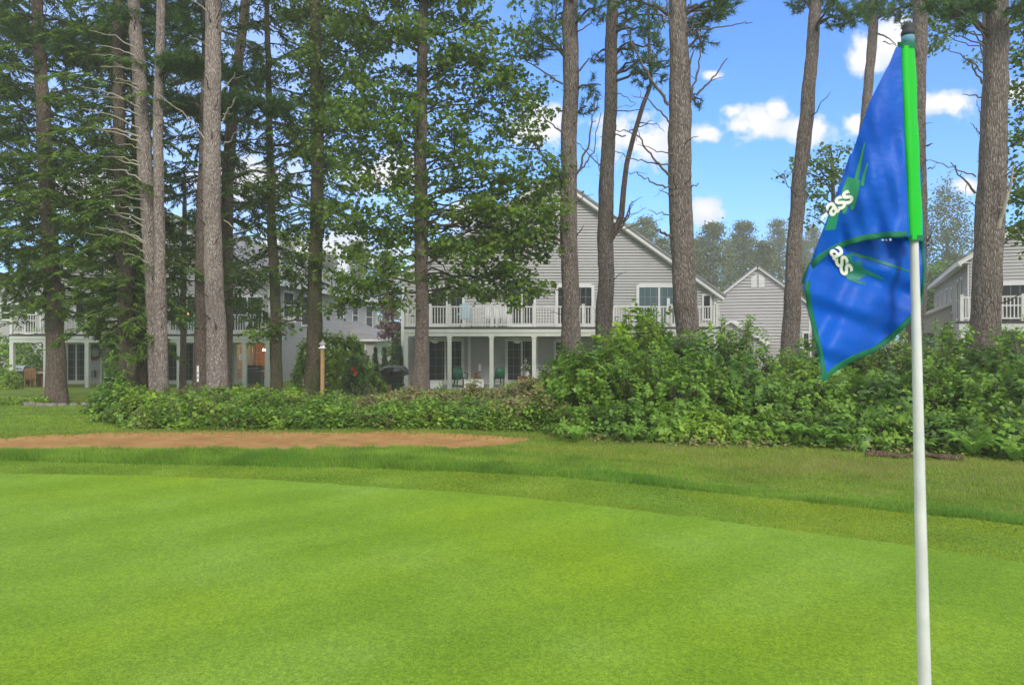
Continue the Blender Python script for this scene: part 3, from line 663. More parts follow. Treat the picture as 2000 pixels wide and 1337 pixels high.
# ================================================================ trees
def trunk_obj(root, Y, path, m, z_top, flare=1.35, seed=0, name='trunk', sides=22, z_bot=None):
    """path: [(px, py, width px)] from top to bottom, at depth Y; extended up to z_top and down to the ground"""
    pts = [(XP(p[0], Y), Y, ZP(p[1], Y), p[2] / 2 / F * Y) for p in path]
    pts.sort(key=lambda q: -q[2])
    a, b = pts[0], pts[1]
    if z_top > a[2]:
        k = (z_top - a[2]) / max(.5, a[2] - b[2]); pts.insert(0, (a[0] + (a[0] - b[0]) * k * .3, Y, z_top, a[3] * .35))
    zg = float(ground(pts[-1][0], Y)) if z_bot is None else z_bot
    l = pts[-1]
    if l[2] > zg + .05: pts.append((l[0] + (l[0] - pts[-2][0]) * .1, Y, zg - .15, l[3] * 1.08))
    pts = np.array(pts)[::-1]
    zz = np.arange(pts[0, 2], pts[-1, 2], .14); g_ = np.random.default_rng(seed)
    X = np.interp(zz, pts[:, 2], pts[:, 0]); rr = np.interp(zz, pts[:, 2], pts[:, 3])
    ker = np.ones(5) / 5; pad = lambda q: np.convolve(np.pad(q, 2, mode='edge'), ker, 'valid')
    X = pad(X); rr = pad(rr); wob = np.cumsum(g_.normal(0, .006, len(zz))); wob -= np.linspace(0, wob[-1], len(zz)); X += wob
    hgt = zz - zg; rr *= 1 + (flare - 1) * np.exp(-np.clip(hgt, 0, None) / .35)
    Yv = Y + np.cumsum(g_.normal(0, .006, len(zz)))
    t = TB(); t.add(np.stack([X, Yv, zz], -1), rr, sides, .035, seed)
    o = t.build(name, m, root, root.location)
    return dict(z=zz, x=X, y=Yv, r=rr, o=o)
def tree(label, cat, Y, px_base, group=None, name='pine_tree'):
    X = XP(px_base, Y); return empty(name, (X, Y, float(ground(X, Y))), 0, label, cat, group)
def stubs(root, tk, n, seed, m='dark_twig', za=1.0, zb=11):
    g_ = np.random.default_rng(seed)
    for _ in range(n):
        z = g_.uniform(za, zb); o = tpos(tk, z); r_ = np.interp(z, tk['z'], tk['r']); a_ = g_.uniform(-2.9, -.25); dr = np.array([math.cos(a_), math.sin(a_), 0]); Ls = g_.uniform(.08, .42) if g_.random() < .7 else g_.uniform(.4, .8)
        p = o + dr * r_ * .85; up = g_.uniform(-.1, .9); e = p + (dr + np.array([0, 0, up])) * Ls * .8; t = TB(); t.add(limb_path(p, e, -.02, 5, .08, g_), np.linspace(.017, .006, 5) * g_.uniform(.7, 1.2), 5); t.build('broken_stub', M[m], root, root.location)
def tpos(tk, z): return np.array([np.interp(z, tk['z'], tk['x']), np.interp(z, tk['z'], tk['y']), z])

def limb_path(a, b, sag=0.0, n=7, wob=.04, g_=None):
    g_ = g_ or rng; t = np.linspace(0, 1, n)[:, None]; a = np.asarray(a, float); b = np.asarray(b, float)
    p = a * (1 - t) + b * t; Ln = np.linalg.norm(b - a); p[1:-1] += g_.normal(0, wob * Ln * .5, (n - 2, 3)); p[:, 2] -= sag * np.sin(np.pi * t[:, 0]); return p

def dead_limbs(root, Y, lst, m, name='dead_branch', dy=-.15):
    g_ = np.random.default_rng(int(Y * 100) + len(lst))
    for pts, wd in lst:
        n = len(pts); yy = np.linspace(0, dy * (1 + n * .3), n) + Y
        q = np.array([P(px, py, y_) for (px, py), y_ in zip(pts, yy)])
        # resample with wobble
        s = np.linspace(0, n - 1, 4 * (n - 1) + 1); qq = np.stack([np.interp(s, np.arange(n), q[:, k]) for k in range(3)], -1); qq[1:-1] += g_.normal(0, .018, (len(qq) - 2, 3))
        r0 = wd / 2 / F * Y; rad = np.linspace(r0, r0 * .35, len(qq)); t = TB(); t.add(qq, rad, 6)
        tot = np.linalg.norm(qq[-1] - qq[0])
        for k in range(int(tot * 2.2)):
            i = g_.integers(2, len(qq)); b0 = qq[i]; d = unit(g_.normal(0, 1, 3) + unit(qq[-1] - qq[0]) * .8); Ls = g_.uniform(.12, .4)
            t.add(limb_path(b0, b0 + d * Ls, 0, 4, .1, g_), np.linspace(r0 * .35, r0 * .12, 4), 4)
        t.build(name, m, root, root.location)

def hemlock_crown(root, tk, z0, z1, Rfun, m, dz=.24, seed=1, blade=(.17, .05), dens=1.0, name='crown', azf=None, droopx=0.0, twigm='dark_twig'):
    g_ = np.random.default_rng(seed); t = TB(); ch = []; z = z0; k = 0
    while z < z1:
        az = k * 2.39996 + g_.uniform(-.4, .4); k += 1; z += dz * g_.uniform(.5, 1.5)
        if azf and not azf(az): continue
        Lb = Rfun(z) * g_.uniform(.55, 1.08)
        if Lb < .25: continue
        s = np.linspace(0, 1, 9); o = tpos(tk, z); dr = np.array([math.cos(az), math.sin(az), 0]); sd_ = np.array([-dr[1], dr[0], 0])
        rise = g_.uniform(.0, .28); droop = g_.uniform(.3, .6) + droopx
        p = o + dr * (s[:, None] * Lb) + np.array([0, 0, 1]) * (Lb * (rise * s - droop * s ** 2))[:, None]; p[1:] += g_.normal(0, .02 * Lb, (8, 3))
        t.add(p, np.linspace(.012 + .012 * Lb, .004, 9), 4)
        nt_ = max(3, int(Lb / .085 * dens)); ss = g_.uniform(.12, 1, nt_)
        for si in ss:
            b0 = np.array([np.interp(si, s, p[:, c]) for c in range(3)]); sg = 1 if g_.random() < .5 else -1
            Lt = (.18 + .42 * Lb * (1 - si * .75)) * g_.uniform(.6, 1.1); Lt = min(Lt, 1.15)
            d = unit(dr * g_.uniform(.5, 1) + sd_ * sg * g_.uniform(.5, 1) + np.array([0, 0, g_.uniform(-.35, .05)]))
            nb = max(4, int(Lt / .035)); q = np.linspace(.08, 1, nb); bp = b0 + d * (q[:, None] * Lt); bp[:, 2] -= .25 * Lt * q ** 2
            sd2 = unit(np.cross(d, [0, 0, 1.0])); sgn = np.where(np.arange(nb) % 2, 1, -1)[:, None]
            bd = d * .75 + sd2 * sgn * .75 + np.array([0, 0, -.35]) + g_.normal(0, .22, (nb, 3))
            nr = np.array([0, 0, 1.0]) + g_.normal(0, .45, (nb, 3))
            ch.append(leaves(bp, bd, nr, blade[0] * g_.uniform(.7, 1.25, nb), blade[1], BLADE))
    cr = leaf_obj(name, ch, BLADE, m, root, root.location); t.build('branches', M[twigm], root, root.location); return cr

def pine_crown(root, Y, blobs, m, seed=1, tk=None, dy=1.2, name='crown', tuft=(.17, .02), per=34, droop=0.0):
    """blobs: (px, py, rx, ry, n) feathery needle clumps, hung on limbs from the trunk"""
    g_ = np.random.default_rng(seed); t = TB(); ch = []
    for (px, py, rx, ry, n) in blobs:
        yb = Y + g_.uniform(-dy, dy); c = np.array(P(px, py, yb)); ex = np.array([rx / F * Y, min(rx / F * Y, 1.3), ry / F * Y])
        if tk is not None:
            z_at = c[2] - g_.uniform(-.1, .5); a = tpos(tk, np.clip(z_at, tk['z'][0], tk['z'][-1])); e = c + (c - a) * .3; t.add(limb_path(a, e, -.12, 8, .05, g_), np.linspace(.045, .012, 8), 5)
        q = unit(g_.normal(0, 1, (n, 3))) * (g_.random((n, 1)) ** .4); cp = c + q * ex
        for p_ in cp[::4]: t.add(limb_path(c + (p_ - c) * .2, p_, 0, 4, .1, g_), np.linspace(.010, .004, 4), 3)
        out = unit(cp - c + g_.normal(0, .25, (n, 3)) + np.array([0, 0, .25 - droop]))
        pos = np.repeat(cp, per, 0); od = np.repeat(out, per, 0); d = od * .9 + unit(g_.normal(0, 1, (n * per, 3))) * .8; d[:, 2] -= .15
        pos = pos + od * g_.uniform(-.14, .08, (n * per, 1))
        ch.append(leaves(pos, d, g_.normal(0, 1, (n * per, 3)), tuft[0] * g_.uniform(.7, 1.2, n * per), tuft[1], BLADE))
    cr = leaf_obj(name, ch, BLADE, m, root, root.location); t.build('branches', M['dark_twig'], root, root.location); return cr

def leaf_crown(root, Y, blobs, m, tk=None, seed=1, T=MAPLE, size=.13, dy=1.6, per=26, name='crown', spread=.32, limbs=True, twm='dark_twig', rise=.9):
    """blobs: (px, py, rx, ry, n clusters)"""
    g_ = np.random.default_rng(seed); t = TB(); ch = []
    for (px, py, rx, ry, n) in blobs:
        c = np.array(P(px, py, Y + g_.uniform(-.5, .5) * dy)); ex = np.array([rx / F * Y, dy, ry / F * Y])
        if tk is not None and limbs:
            a = tpos(tk, np.clip(c[2] - g_.uniform(.2, 1) * rise * (1 if py < 440 else -.7), tk['z'][0] + .5, tk['z'][-1])); t.add(limb_path(a, c, -.15, 8, .06, g_), np.linspace(.03, .01, 8), 5)
        q = unit(g_.normal(0, 1, (n, 3))) * (g_.random((n, 1)) ** .45); cp = c + q * ex
        for p_ in cp[::2]: t.add(limb_path(c + (p_ - c) * g_.uniform(0, .35), p_, 0, 5, .1, g_), np.linspace(.014, .004, 5), 3)
        np_ = n * per; pos = np.repeat(cp, per, 0) + g_.normal(0, spread * .5, (np_, 3)) * np.array([1, 1, .6])
        d = g_.normal(0, 1, (np_, 3)); d[:, 2] = d[:, 2] * .4 - .55
        nr = g_.normal(0, .6, (np_, 3)) + np.array([0, -.25, .8])
        s_ = size * g_.uniform(.6, 1.2, np_); ch.append(leaves(pos, d, nr, s_, s_ * .85, T))
    cr = leaf_obj(name, ch, T, m, root, root.location); t.build('branches', M[twm], root, root.location); return cr

def rows(x0, x1, y0, y1, dx, dy, n, seed, rx=None, ry=None):
    g_ = np.random.default_rng(seed); out = []; yv = y0
    while yv < y1:
        xv = x0 + g_.uniform(0, dx)
        while xv < x1: out.append((xv + g_.uniform(-.3, .3) * dx, yv + g_.uniform(-.3, .3) * dy, (rx or dx * .7) * g_.uniform(.7, 1.2), (ry or dy * .6) * g_.uniform(.7, 1.2), n)); xv += dx
        yv += dy
    return out

# --- front row, left to right ------------------------------------------------
# hemlock in the stone ring
t1 = tree('dark hemlock standing in the stone-edged bed on the left lawn', 'tree', 19, 113, name='hemlock_tree')
k1 = trunk_obj(t1, 19, [(75,0,19),(88,250,25),(101,500,29),(108,650,32),(112,790,38)], M['brown_bark'], 17, 1.1, 1)
hemlock_crown(t1, k1, 1.9, 16, lambda z: 1.3 + 1.0*min(1, (z-2)/2) - max(0, z-9)*.16, M['hemlock'], .15, 11)
hemlock_crown(t1, k1, 2.0, 7, lambda z: 1.9, M['hemlock'], .16, 12, name='lower_boughs', droopx=.25)
pine_crown(t1, 19.5, [(90,70,70,26,130),(190,65,70,24,150),(160,108,60,18,110),(30,40,40,20,50),(250,45,50,26,110),(225,90,40,18,70)], M['pine'], 12, k1)
# two mossy trunks
t2 = tree('brown hemlock trunk beside the mossy stem at the left end of the low brush', 'tree', 18.2, 255, name='hemlock_tree')
k2 = trunk_obj(t2, 18.2, [(232,200,20),(238,400,24),(246,600,28),(253,795,33)], M['brown_bark'], 15, 1.1, 2)
hemlock_crown(t2, k2, 1.15, 14.5, lambda z: 1.45 + .5*min(1, (z-1)/3) - max(0, z-7)*.14, M['hemlock'], .17, 21)
hemlock_crown(t2, k2, .95, 6.5, lambda z: 1.5, M['hemlock'], .14, 23, name='lower_boughs', droopx=.3)
t2b = tree('moss-covered stem close behind the brown hemlock trunk', 'tree', 18.9, 282, name='hemlock_tree')
k2b = trunk_obj(t2b, 18.9, [(262,250,17),(270,600,21),(281,790,25)], M['moss_bark'], 13, 1.1, 3)
hemlock_crown(t2b, k2b, 1.3, 12.5, lambda z: 1.1 - max(0, z-7)*.1, M['hemlock'], .3, 22)
# light twin pine
t3 = tree('pale grey pine with bare twigs reaching left, left stem of the crossing pair', 'tree', 17.6, 303)
k3 = trunk_obj(t3, 17.6, [(260,0,21),(270,120,25),(284,300,27),(293,480,24),(300,640,23),(306,775,29)], M['pine_bark_light'], 17, 1.1, 4)
g3 = np.random.default_rng(33); L3 = []
for i in range(26):
    py = 95 + i * 17 + g3.uniform(-8, 8); px = np.interp(py, [0,120,300,480], [258,268,280,290]); Ln = g3.uniform(45, 130); up = g3.uniform(.15, .5)
    L3.append(([(px, py), (px - Ln * .45, py - Ln * .45 * up - 4), (px - Ln, py - Ln * up * .8)], g3.uniform(2.4, 4.2)))
dead_limbs(t3, 17.5, L3, M['pale_twig'])
pine_crown(t3, 18, rows(190, 330, -120, 60, 60, 40, 40, 5, 45, 22), M['pine'], 13, k3, 1.0)
t3b = tree('slender straight pale pine, right stem of the crossing pair', 'tree', 17.3, 314)
k3b = trunk_obj(t3b, 17.3, [(311,0,16),(311,150,17),(311,350,19),(311,520,20),(316,775,26)], M['pine_bark_light'], 16, 1.1, 5)
pine_crown(t3b, 17.3, rows(280, 390, -120, -10, 60, 45, 35, 6, 45, 20) + [(355,128,42,13,150),(372,116,30,10,80),(330,118,22,9,50)], M['pine'], 14, k3b, 1.0)
# dark trunk with marker and big pine
t4 = tree('dark trunk with a small white marker strip, left of and behind the thickest left pine', 'tree', 18.6, 397)
k4 = trunk_obj(t4, 18.6, [(398,0,20),(397,250,25),(393,500,29),(394,780,36)], M['brown_bark'], 17, 1.05, 6)
pine_crown(t4, 18.8, [(345,200,50,18,110),(390,210,50,14,80),(465,200,40,18,110),(530,208,55,14,110),(480,150,50,26,90),(350,60,50,34,110),(370,20,50,24,80)], M['pine'], 15, k4, 1.0)
b = MB(); X0 = XP(388, 18.35); z0_, z1_ = ZP(745, 18.35), ZP(714, 18.35); b.box(X0 - .027, X0 + .027, 18.30, 18.312, z0_, z1_)
mk = b.build('marker_strip', M['white']); tag(mk, 'narrow white marker strip nailed to the dark trunk', 'marker')
b = MB(); 
for zz_ in (.25, .55): b.box(X0 - .015, X0 + .015, 18.294, 18.299, z0_ + (z1_-z0_)*zz_ - .012, z0_ + (z1_-z0_)*zz_ + .02)
b.build('mark', M['black'], mk)
t5 = tree('thick straight pale-barked pine, tallest bare trunk of the left group', 'tree', 16.8, 424)
k5 = trunk_obj(t5, 16.8, [(418,0,28),(419,200,31),(420,400,33),(422,600,35),(425,780,42)], M['pine_bark_light'], 18, 1.08, 7)
L5 = [([(434,60),(448,48)],2.5),([(434,175),(452,158),(458,140)],3),([(435,235),(448,215),(458,195)],4),([(436,285),(452,272),(460,258)],3),([(404,275),(380,245),(345,210),(305,180)],3.2),([(404,90),(385,78),(368,72)],2),
      ([(404,195),(395,175),(388,160)],2.5),([(436,222),(455,220)],2),([(437,430),(460,445),(485,450)],2),([(406,425),(393,422)],2),([(404,22),(385,8),(365,-5)],3)]
dead_limbs(t5, 16.6, L5, M['pale_twig'])
pine_crown(t5, 17, rows(370, 520, -160, -20, 60, 40, 30, 7, 45, 20), M['pine'], 16, k5, 1.0)
t6 = tree('crooked dark trunk behind the thickest left pine, seen on its right', 'tree', 22, 445)
k6 = trunk_obj(t6, 22, [(478,0,18),(468,80,17),(456,200,20),(447,350,22),(440,760,26)], M['brown_bark'], 16, 1.2, 8)
hemlock_crown(t6, k6, 5.2, 15, lambda z: 2.0 - max(0, z-9)*.1, M['hemlock_far'], .3, 61)
t7 = tree('slim conifer with airy layered branches right of the thickest left pine', 'tree', 19.5, 540, name='hemlock_tree')
k7 = trunk_obj(t7, 19.5, [(524,0,9),(526,200,12),(530,440,17),(537,600,20),(541,780,24)], M['moss_bark'], 14, 1.05, 9)
hemlock_crown(t7, k7, 2.9, 13.5, lambda z: 1.9 - max(0, z-6.5)*.16, M['hemlock_far'], .19, 71, dens=.9)
t8 = tree('dark trunk behind the bird house post, clothed in leaves higher up', 'tree', 19.2, 611, name='maple_tree')
k8 = trunk_obj(t8, 19.2, [(622,0,20),(622,250,22),(620,450,25),(616,620,28),(611,790,36)], M['moss_bark'], 15, 1.08, 10)
leaf_crown(t8, 19.2, rows(560, 720, -120, 330, 62, 52, 12, 80, 50, 34) + [(622, y_, 22, 26, 6) for y_ in range(0, 460, 38)] + [(600,480,60,40,10),(570,600,40,22,6),(520,640,50,18,6),(500,655,30,14,4),(575,540,55,40,10),(660,420,30,40,7)], M['maple'], k8, 81, T=OVAL, size=.12, dy=1.0)
t9 = tree('maple with flared base and drooping leafy boughs, between the left house and the middle deck', 'tree', 17.8, 820, name='maple_tree')
k9 = trunk_obj(t9, 17.8, [(828,0,19),(826,150,20),(824,300,24),(824,500,25),(823,650,25),(821,730,32),(818,785,46)], M['maple_bark'], 14, 1.12, 11)
B9 = rows(655, 985, -130, 300, 66, 54, 12, 90, 46, 34) + rows(665, 1010, 300, 470, 68, 52, 11, 91, 44, 30) + \
     [(1040,200,45,60,13),(1050,290,45,40,8),(1000,120,50,60,12),(1030,60,60,40,10),(700,500,50,26,10),(760,520,50,26,11),(740,560,45,20,8),(700,555,40,22,8),(780,480,45,25,10),(860,480,50,28,12),(930,500,55,30,13),(990,520,50,30,11),
      (1040,560,30,22,6),(900,560,45,24,8),(950,580,45,20,7),(1040,480,40,34,8),(880,540,40,20,6),(650,600,30,22,5),(680,580,30,20,5),(1020,590,25,14,3),(860,575,30,14,4),(780,590,26,10,3),(670,540,26,16,3),(740,590,20,8,2),(1060,400,30,40,4),(1000,350,40,30,10),(1050,370,34,26,9),(1080,420,22,34,7),(1010,410,45,34,12),(1050,470,40,30,11),(960,440,45,34,12),(1000,470,44,30,11),(970,380,45,34,11),(930,400,45,34,10),(1075,350,22,18,5),(1010,555,46,26,9),(960,530,45,26,9)]
leaf_crown(t9, 17.8, B9, M['maple'], k9, 92, T=MAPLE, size=.13, dy=1.3, per=31)
t10 = tree('straight grey pine in front of the middle gable, left of the forked pine', 'tree', 18, 1112)
k10 = trunk_obj(t10, 18, [(1113,0,30),(1112,250,31),(1111,450,33),(1113,600,34),(1116,700,38)], M['pine_bark'], 18, 1.2, 12)
L10 = [([(1100,352),(1080,325),(1055,297),(1035,255),(1020,208)],5),([(1101,390),(1085,345),(1068,312),(1045,280),(1005,262),(968,262)],4),([(1103,266),(1080,245),(1055,222)],4),([(1121,352),(1135,320),(1146,290),(1155,240),(1163,195)],6),
       ([(1123,345),(1145,318),(1160,297),(1174,220)],4),([(1099,164),(1070,145),(1040,125),(1006,108)],4),([(1100,102),(1085,82),(1070,60)],4),([(1127,140),(1148,118),(1162,105)],4),([(1094,470),(1065,440),(1045,410),(1038,382)],5),([(1096,480),(1075,465),(1050,450)],3),([(1100,525),(1095,505),(1092,480)],4),([(1127,460),(1140,440)],3),
       ([(1128,62),(1150,48),(1168,36)],3),([(1123,395),(1140,385),(1160,380)],2.5)]
dead_limbs(t10, 17.85, L10, M['twig'])
pine_crown(t10, 18, [(1085,40,60,26,50),(1060,80,45,20,30),(1165,20,40,18,25),(1080,-60,80,40,60),(1160,170,25,24,12),(1140,215,24,18,8),(1050,105,34,16,14),(1120,-20,60,30,30)], M['pine'], 101, k10, .9)
leaf_crown(t10, 17.2, [(1040,330,40,30,5),(1060,420,30,34,5),(1080,400,30,26,4),(1030,250,30,24,4),(1090,360,22,22,3)], M['maple'], None, 102, T=OVAL, size=.11, dy=.5, name='foliage')
t11 = tree('forked pine with a thin crooked side stem, in front of the middle house', 'tree', 18.5, 1180)
k11 = trunk_obj(t11, 18.5, [(1195,0,23),(1189,200,25),(1182,370,29),(1179,470,31),(1182,560,31),(1178,650,34)], M['pine_bark'], 17, 1.2, 13)
q = TB(); pts = np.array([P(px, py, yv) for px, py, yv in ((1186,475,18.5),(1205,445,18.4),(1214,420,18.4),(1218,370,18.4),(1224,320,18.4),(1238,265,18.4),(1256,205,18.4),(1272,165,18.4),(1268,100,18.4),(1267,30,18.4),(1266,-60,18.4))])
q.add(pts, np.array([9,7.5,6.5,6,5.5,5.2,4.8,4.2,3.5,3,2]) / 2 * 1.8 / F * 18.5, 9, .05, 3); q.build('side_stem', M['brown_bark'], t11, t11.location)
dead_limbs(t11, 18.4, [([(1190,475),(1212,445),(1226,415),(1234,392)],6),([(1205,455),(1225,425),(1238,398)],4),([(1177,330),(1160,312),(1140,290),(1125,275)],3),([(1222,265),(1200,262),(1172,268)],3),([(1228,255),(1262,244),(1282,240),(1298,258)],2.5),([(1250,240),(1275,236)],3),
    ([(1196,455),(1240,440),(1290,428)],2.5),([(1197,438),(1230,420),(1262,405)],2.5),([(1199,180),(1225,190),(1240,205),(1205,210)],2),([(1198,215),(1240,215),(1270,214)],2.5),([(1200,50),(1222,45),(1240,35)],3),([(1178,388),(1170,330),(1165,300)],2.5)], M['twig'])
pine_crown(t11, 18.5, [(1268,150,32,24,22),(1250,125,34,24,22),(1275,95,34,26,24),(1255,60,40,24,24),(1240,25,50,20,24),(1285,35,34,20,18),(1228,90,20,18,10),(1200,-60,80,40,60),(1170,110,20,16,8),(1285,125,20,16,8)], M['pine'], 111, k11, .7)
t12 = tree('thickest grey pine right of centre with curved dead limbs, rising from the bushes', 'tree', 15.5, 1340)
k12 = trunk_obj(t12, 15.5, [(1322,0,33),(1323,90,34),(1325,160,42),(1326,300,44),(1330,450,44),(1338,600,45),(1346,700,44)], M['pine_bark'], 18, 1.2, 14)
L12 = [([(1310,242),(1290,220),(1265,193),(1238,189)],4),([(1306,205),(1288,180),(1269,151),(1245,107),(1232,75),(1221,45)],6.5),([(1349,200),(1356,165),(1365,131),(1368,90),(1366,52)],5),([(1349,192),(1365,180),(1382,165),(1402,140),(1421,114)],5.5),([(1339,70),(1355,50),(1375,33)],5),
    ([(1340,72),(1360,58),(1385,56),(1420,52),(1455,47),(1470,44)],4),([(1309,345),(1292,325),(1279,313),(1262,288),(1245,265),(1225,258),(1195,254)],5),([(1310,325),(1280,320),(1252,314),(1225,305),(1195,294)],3.5),([(1311,368),(1290,362),(1265,350),(1240,338),(1228,337)],4),([(1313,418),(1290,418),(1266,410)],3),([(1311,381),(1298,376),(1287,370)],3),
    ([(1347,366),(1358,363),(1366,358)],3.5),([(1310,462),(1298,455),(1280,447)],7),([(1320,115),(1312,75),(1306,35),(1298,-5)],7),([(1310,302),(1285,296),(1262,285),(1245,282)],2.5),([(1344,40),(1365,25),(1400,12),(1425,-5)],4),([(1346,130),(1352,100),(1356,80)],4),([(1338,25),(1348,5),(1352,-15)],4),([(1300,45),(1282,20),(1270,-10)],5)]
dead_limbs(t12, 15.35, L12, M['twig'])
pine_crown(t12, 15.5, [(1380,30,34,16,22),(1410,22,28,18,20),(1360,60,26,18,14),(1372,80,24,16,8),(1400,8,40,14,20),(1380,-60,90,40,60),(1260,-40,70,35,45),(1225,10,30,18,14),(1363,200,10,10,3)], M['pine'], 121, k12, .5)
t13 = tree('slender grey pine leaning right, just left of the blue flag', 'tree', 18, 1545)
k13 = trunk_obj(t13, 18, [(1596,0,21),(1585,120,24),(1573,260,26),(1561,380,27),(1551,500,29),(1548,580,31),(1543,690,35)], M['pine_bark'], 17, 1.1, 15)
dead_limbs(t13, 17.9, [([(1551,378),(1538,360),(1522,342),(1509,331)],2.5),([(1563,318),(1557,300),(1555,272)],3),([(1583,40),(1580,15),(1576,-5)],2.5)], M['twig'])
pine_crown(t13, 18, [(1560,8,28,10,18),(1630,5,40,12,22),(1650,35,45,12,34),(1690,28,45,14,34),(1600,-50,80,40,50),(1620,20,20,8,8)], M['pine'], 131, k13, .8)
t14 = tree('thinnest distant pine stem above the blue flag', 'tree', 24, 1665)
k14 = trunk_obj(t14, 24, [(1704,0,18),(1701,100,17),(1690,210,18),(1683,300,19),(1660,700,22)], M['pine_bark'], 17, 1.1, 16)
dead_limbs(t14, 23.9, [([(1711,65),(1730,70),(1745,82),(1752,90)],3.5),([(1725,82),(1738,86),(1748,88)],2.5)], M['twig'])
pine_crown(t14, 24, [(1720,5,60,14,50),(1770,12,50,16,40),(1690,10,40,12,30),(1720,-60,90,40,60)], M['pine'], 141, k14, 1.0)
t15 = tree('straight grey pine directly behind the flag and its pole', 'tree', 20, 1787)
k15 = trunk_obj(t15, 20, [(1801,0,27),(1800,100,26),(1800,250,24),(1800,400,26),(1797,550,28),(1787,680,32),(1784,770,36)], M['pine_bark'], 18, 1.1, 17)
dead_limbs(t15, 19.9, [([(1810,285),(1822,280)],4),([(1812,330),(1828,324)],3),([(1811,470),(1820,455)],4),([(1811,480),(1822,472)],3)], M['twig'])
pine_crown(t15, 20, [(1760,-50,80,40,60),(1850,-40,80,35,60),(1750,25,30,12,12)], M['pine'], 151, k15, .8)
t16 = tree('thick grey pine at the right edge, in front of the turned house', 'tree', 14, 1925)
k16 = trunk_obj(t16, 14, [(1941,0,36),(1938,150,42),(1932,300,46),(1924,450,50),(1919,600,50),(1925,720,56)], M['pine_bark'], 18, 1.15, 18)
dead_limbs(t16, 13.9, [([(1906,345),(1880,335),(1860,325),(1825,315),(1798,303)],3),([(1905,377),(1890,358),(1872,338),(1857,317)],5),([(1918,163),(1905,140),(1897,122),(1885,116)],4.5),([(1917,190),(1900,187),(1880,185)],3.5),([(1928,92),(1918,65),(1902,40),(1893,30)],3.5),([(1916,229),(1911,215),(1908,195)],2.5),
    ([(1912,262),(1905,250),(1895,240)],2.5),([(1910,408),(1900,398),(1892,394)],3),([(1962,318),(1975,310),(1985,305)],3)], M['twig'])
dead_limbs(t16, 13.8, [([(1940,490),(1952,440),(1963,405),(1973,370),(1981,322)],10)], M['pale_twig'], 'broken_limb')
pine_crown(t16, 14, [(1900,15,40,16,34),(1860,20,34,14,24),(1925,5,40,14,24),(1990,20,30,18,20),(1900,-60,110,40,70),(1880,48,24,12,12),(1830,10,30,12,18)], M['pine'], 161, k16, .6)

for i_, (r_, k_, n_) in enumerate([(t3, k3, 10), (t3b, k3b, 9), (t5, k5, 15), (t4, k4, 6), (t10, k10, 9), (t11, k11, 8), (t12, k12, 9), (t13, k13, 7), (t15, k15, 6), (t16, k16, 9)]): stubs(r_, k_, n_, 500 + i_)
def fill(root, Y, tk, rws, m, seed, nm='inner_foliage'):
    pine_crown(root, Y, rws, M[m], seed, None, 1.3, nm, (.15, .036), 24, .75)
fill(t1, 19.6, k1, rows(-10, 235, 130, 600, 70, 62, 20, 301, 40, 30) + [(210,640,36,26,26),(160,610,40,26,26),(240,600,30,24,20),(40,575,40,30,26)], 'hemlock', 302)
fill(t2, 18.8, k2, rows(195, 300, 60, 640, 60, 66, 17, 303, 34, 30) + [(250,655,34,26,26),(280,690,24,20,16),(225,680,26,22,16),(190,650,30,22,18)], 'hemlock', 304)
fill(t4, 20.5, k4, rows(325, 395, 230, 520, 55, 70, 15, 305, 30, 28) + [(350,560,26,40,22),(340,610,22,30,16)], 'hemlock_far', 306)
fill(t6, 22, k6, rows(435, 520, 20, 480, 60, 80, 14, 307, 32, 26), 'hemlock', 308)
fill(t7, 20, k7, rows(445, 620, 300, 560, 70, 72, 13, 309, 36, 24) + [(470,580,40,30,24),(500,620,34,22,18)], 'hemlock_far', 310)
# --- other trees -------------------------------------------------------------
def simple(label, kind, Y, px, path, barkm, zt, seed, name, group=None):
    r = tree(label, 'tree', Y, px, group, name); return r, trunk_obj(r, Y, path, M[barkm], zt, 1.2, seed)
r, k = simple('leafy deciduous tree at the right edge with its trunk outside the photo', 'maple', 15.5, 2090, [(2080,0,22),(2090,700,30)], 'maple_bark', 13, 30, 'maple_tree')
leaf_crown(r, 15.5, [(1990,110,28,30,9),(1985,170,26,30,8),(2000,220,24,20,6),(1975,285,22,28,7),(2000,270,24,24,6),(1990,340,18,16,4),(1995,390,26,30,8),(2000,445,30,26,9),(1975,60,18,10,3),(2000,30,22,20,5)] + rows(2020, 2160, -60, 500, 60, 60, 12, 31, 45, 36), M['maple'], k, 32, OVAL, .105, .5)
r, k = simple('young broad-leaved tree reaching from behind the leaning pine toward the flag', 'maple', 22, 1640, [(1625,300,6),(1632,500,10),(1640,700,13)], 'maple_bark', 6.9, 33, 'maple_tree')
leaf_crown(r, 22, [(1560,308,26,14,5),(1600,310,20,28,5),(1545,335,18,10,3),(1600,350,36,26,9),(1640,330,30,30,7),(1590,385,34,26,9),(1640,400,40,30,9),(1620,290,16,18,3),(1655,290,10,16,2),(1575,420,24,20,4),(1660,470,40,40,10),(1630,540,40,40,10)], M['maple'], k, 34, OVAL, .12, .8)
r, k = simple('broad-leaved tree whose boughs show between the pine behind the pole and the right-edge pine', 'maple', 24, 1860, [(1934,-100,14),(1934,700,16)], 'maple_bark', 15, 35, 'maple_tree')
leaf_crown(r, 24, [(1820,60,26,22,9),(1850,70,24,20,7),(1830,90,20,12,5),(1765,38,14,12,4),(1840,30,40,14,9),(1905,115,10,12,3),(1790,-60,80,40,20),(1880,-60,80,40,20)], M['maple'], k, 36, OVAL, .12, .9)
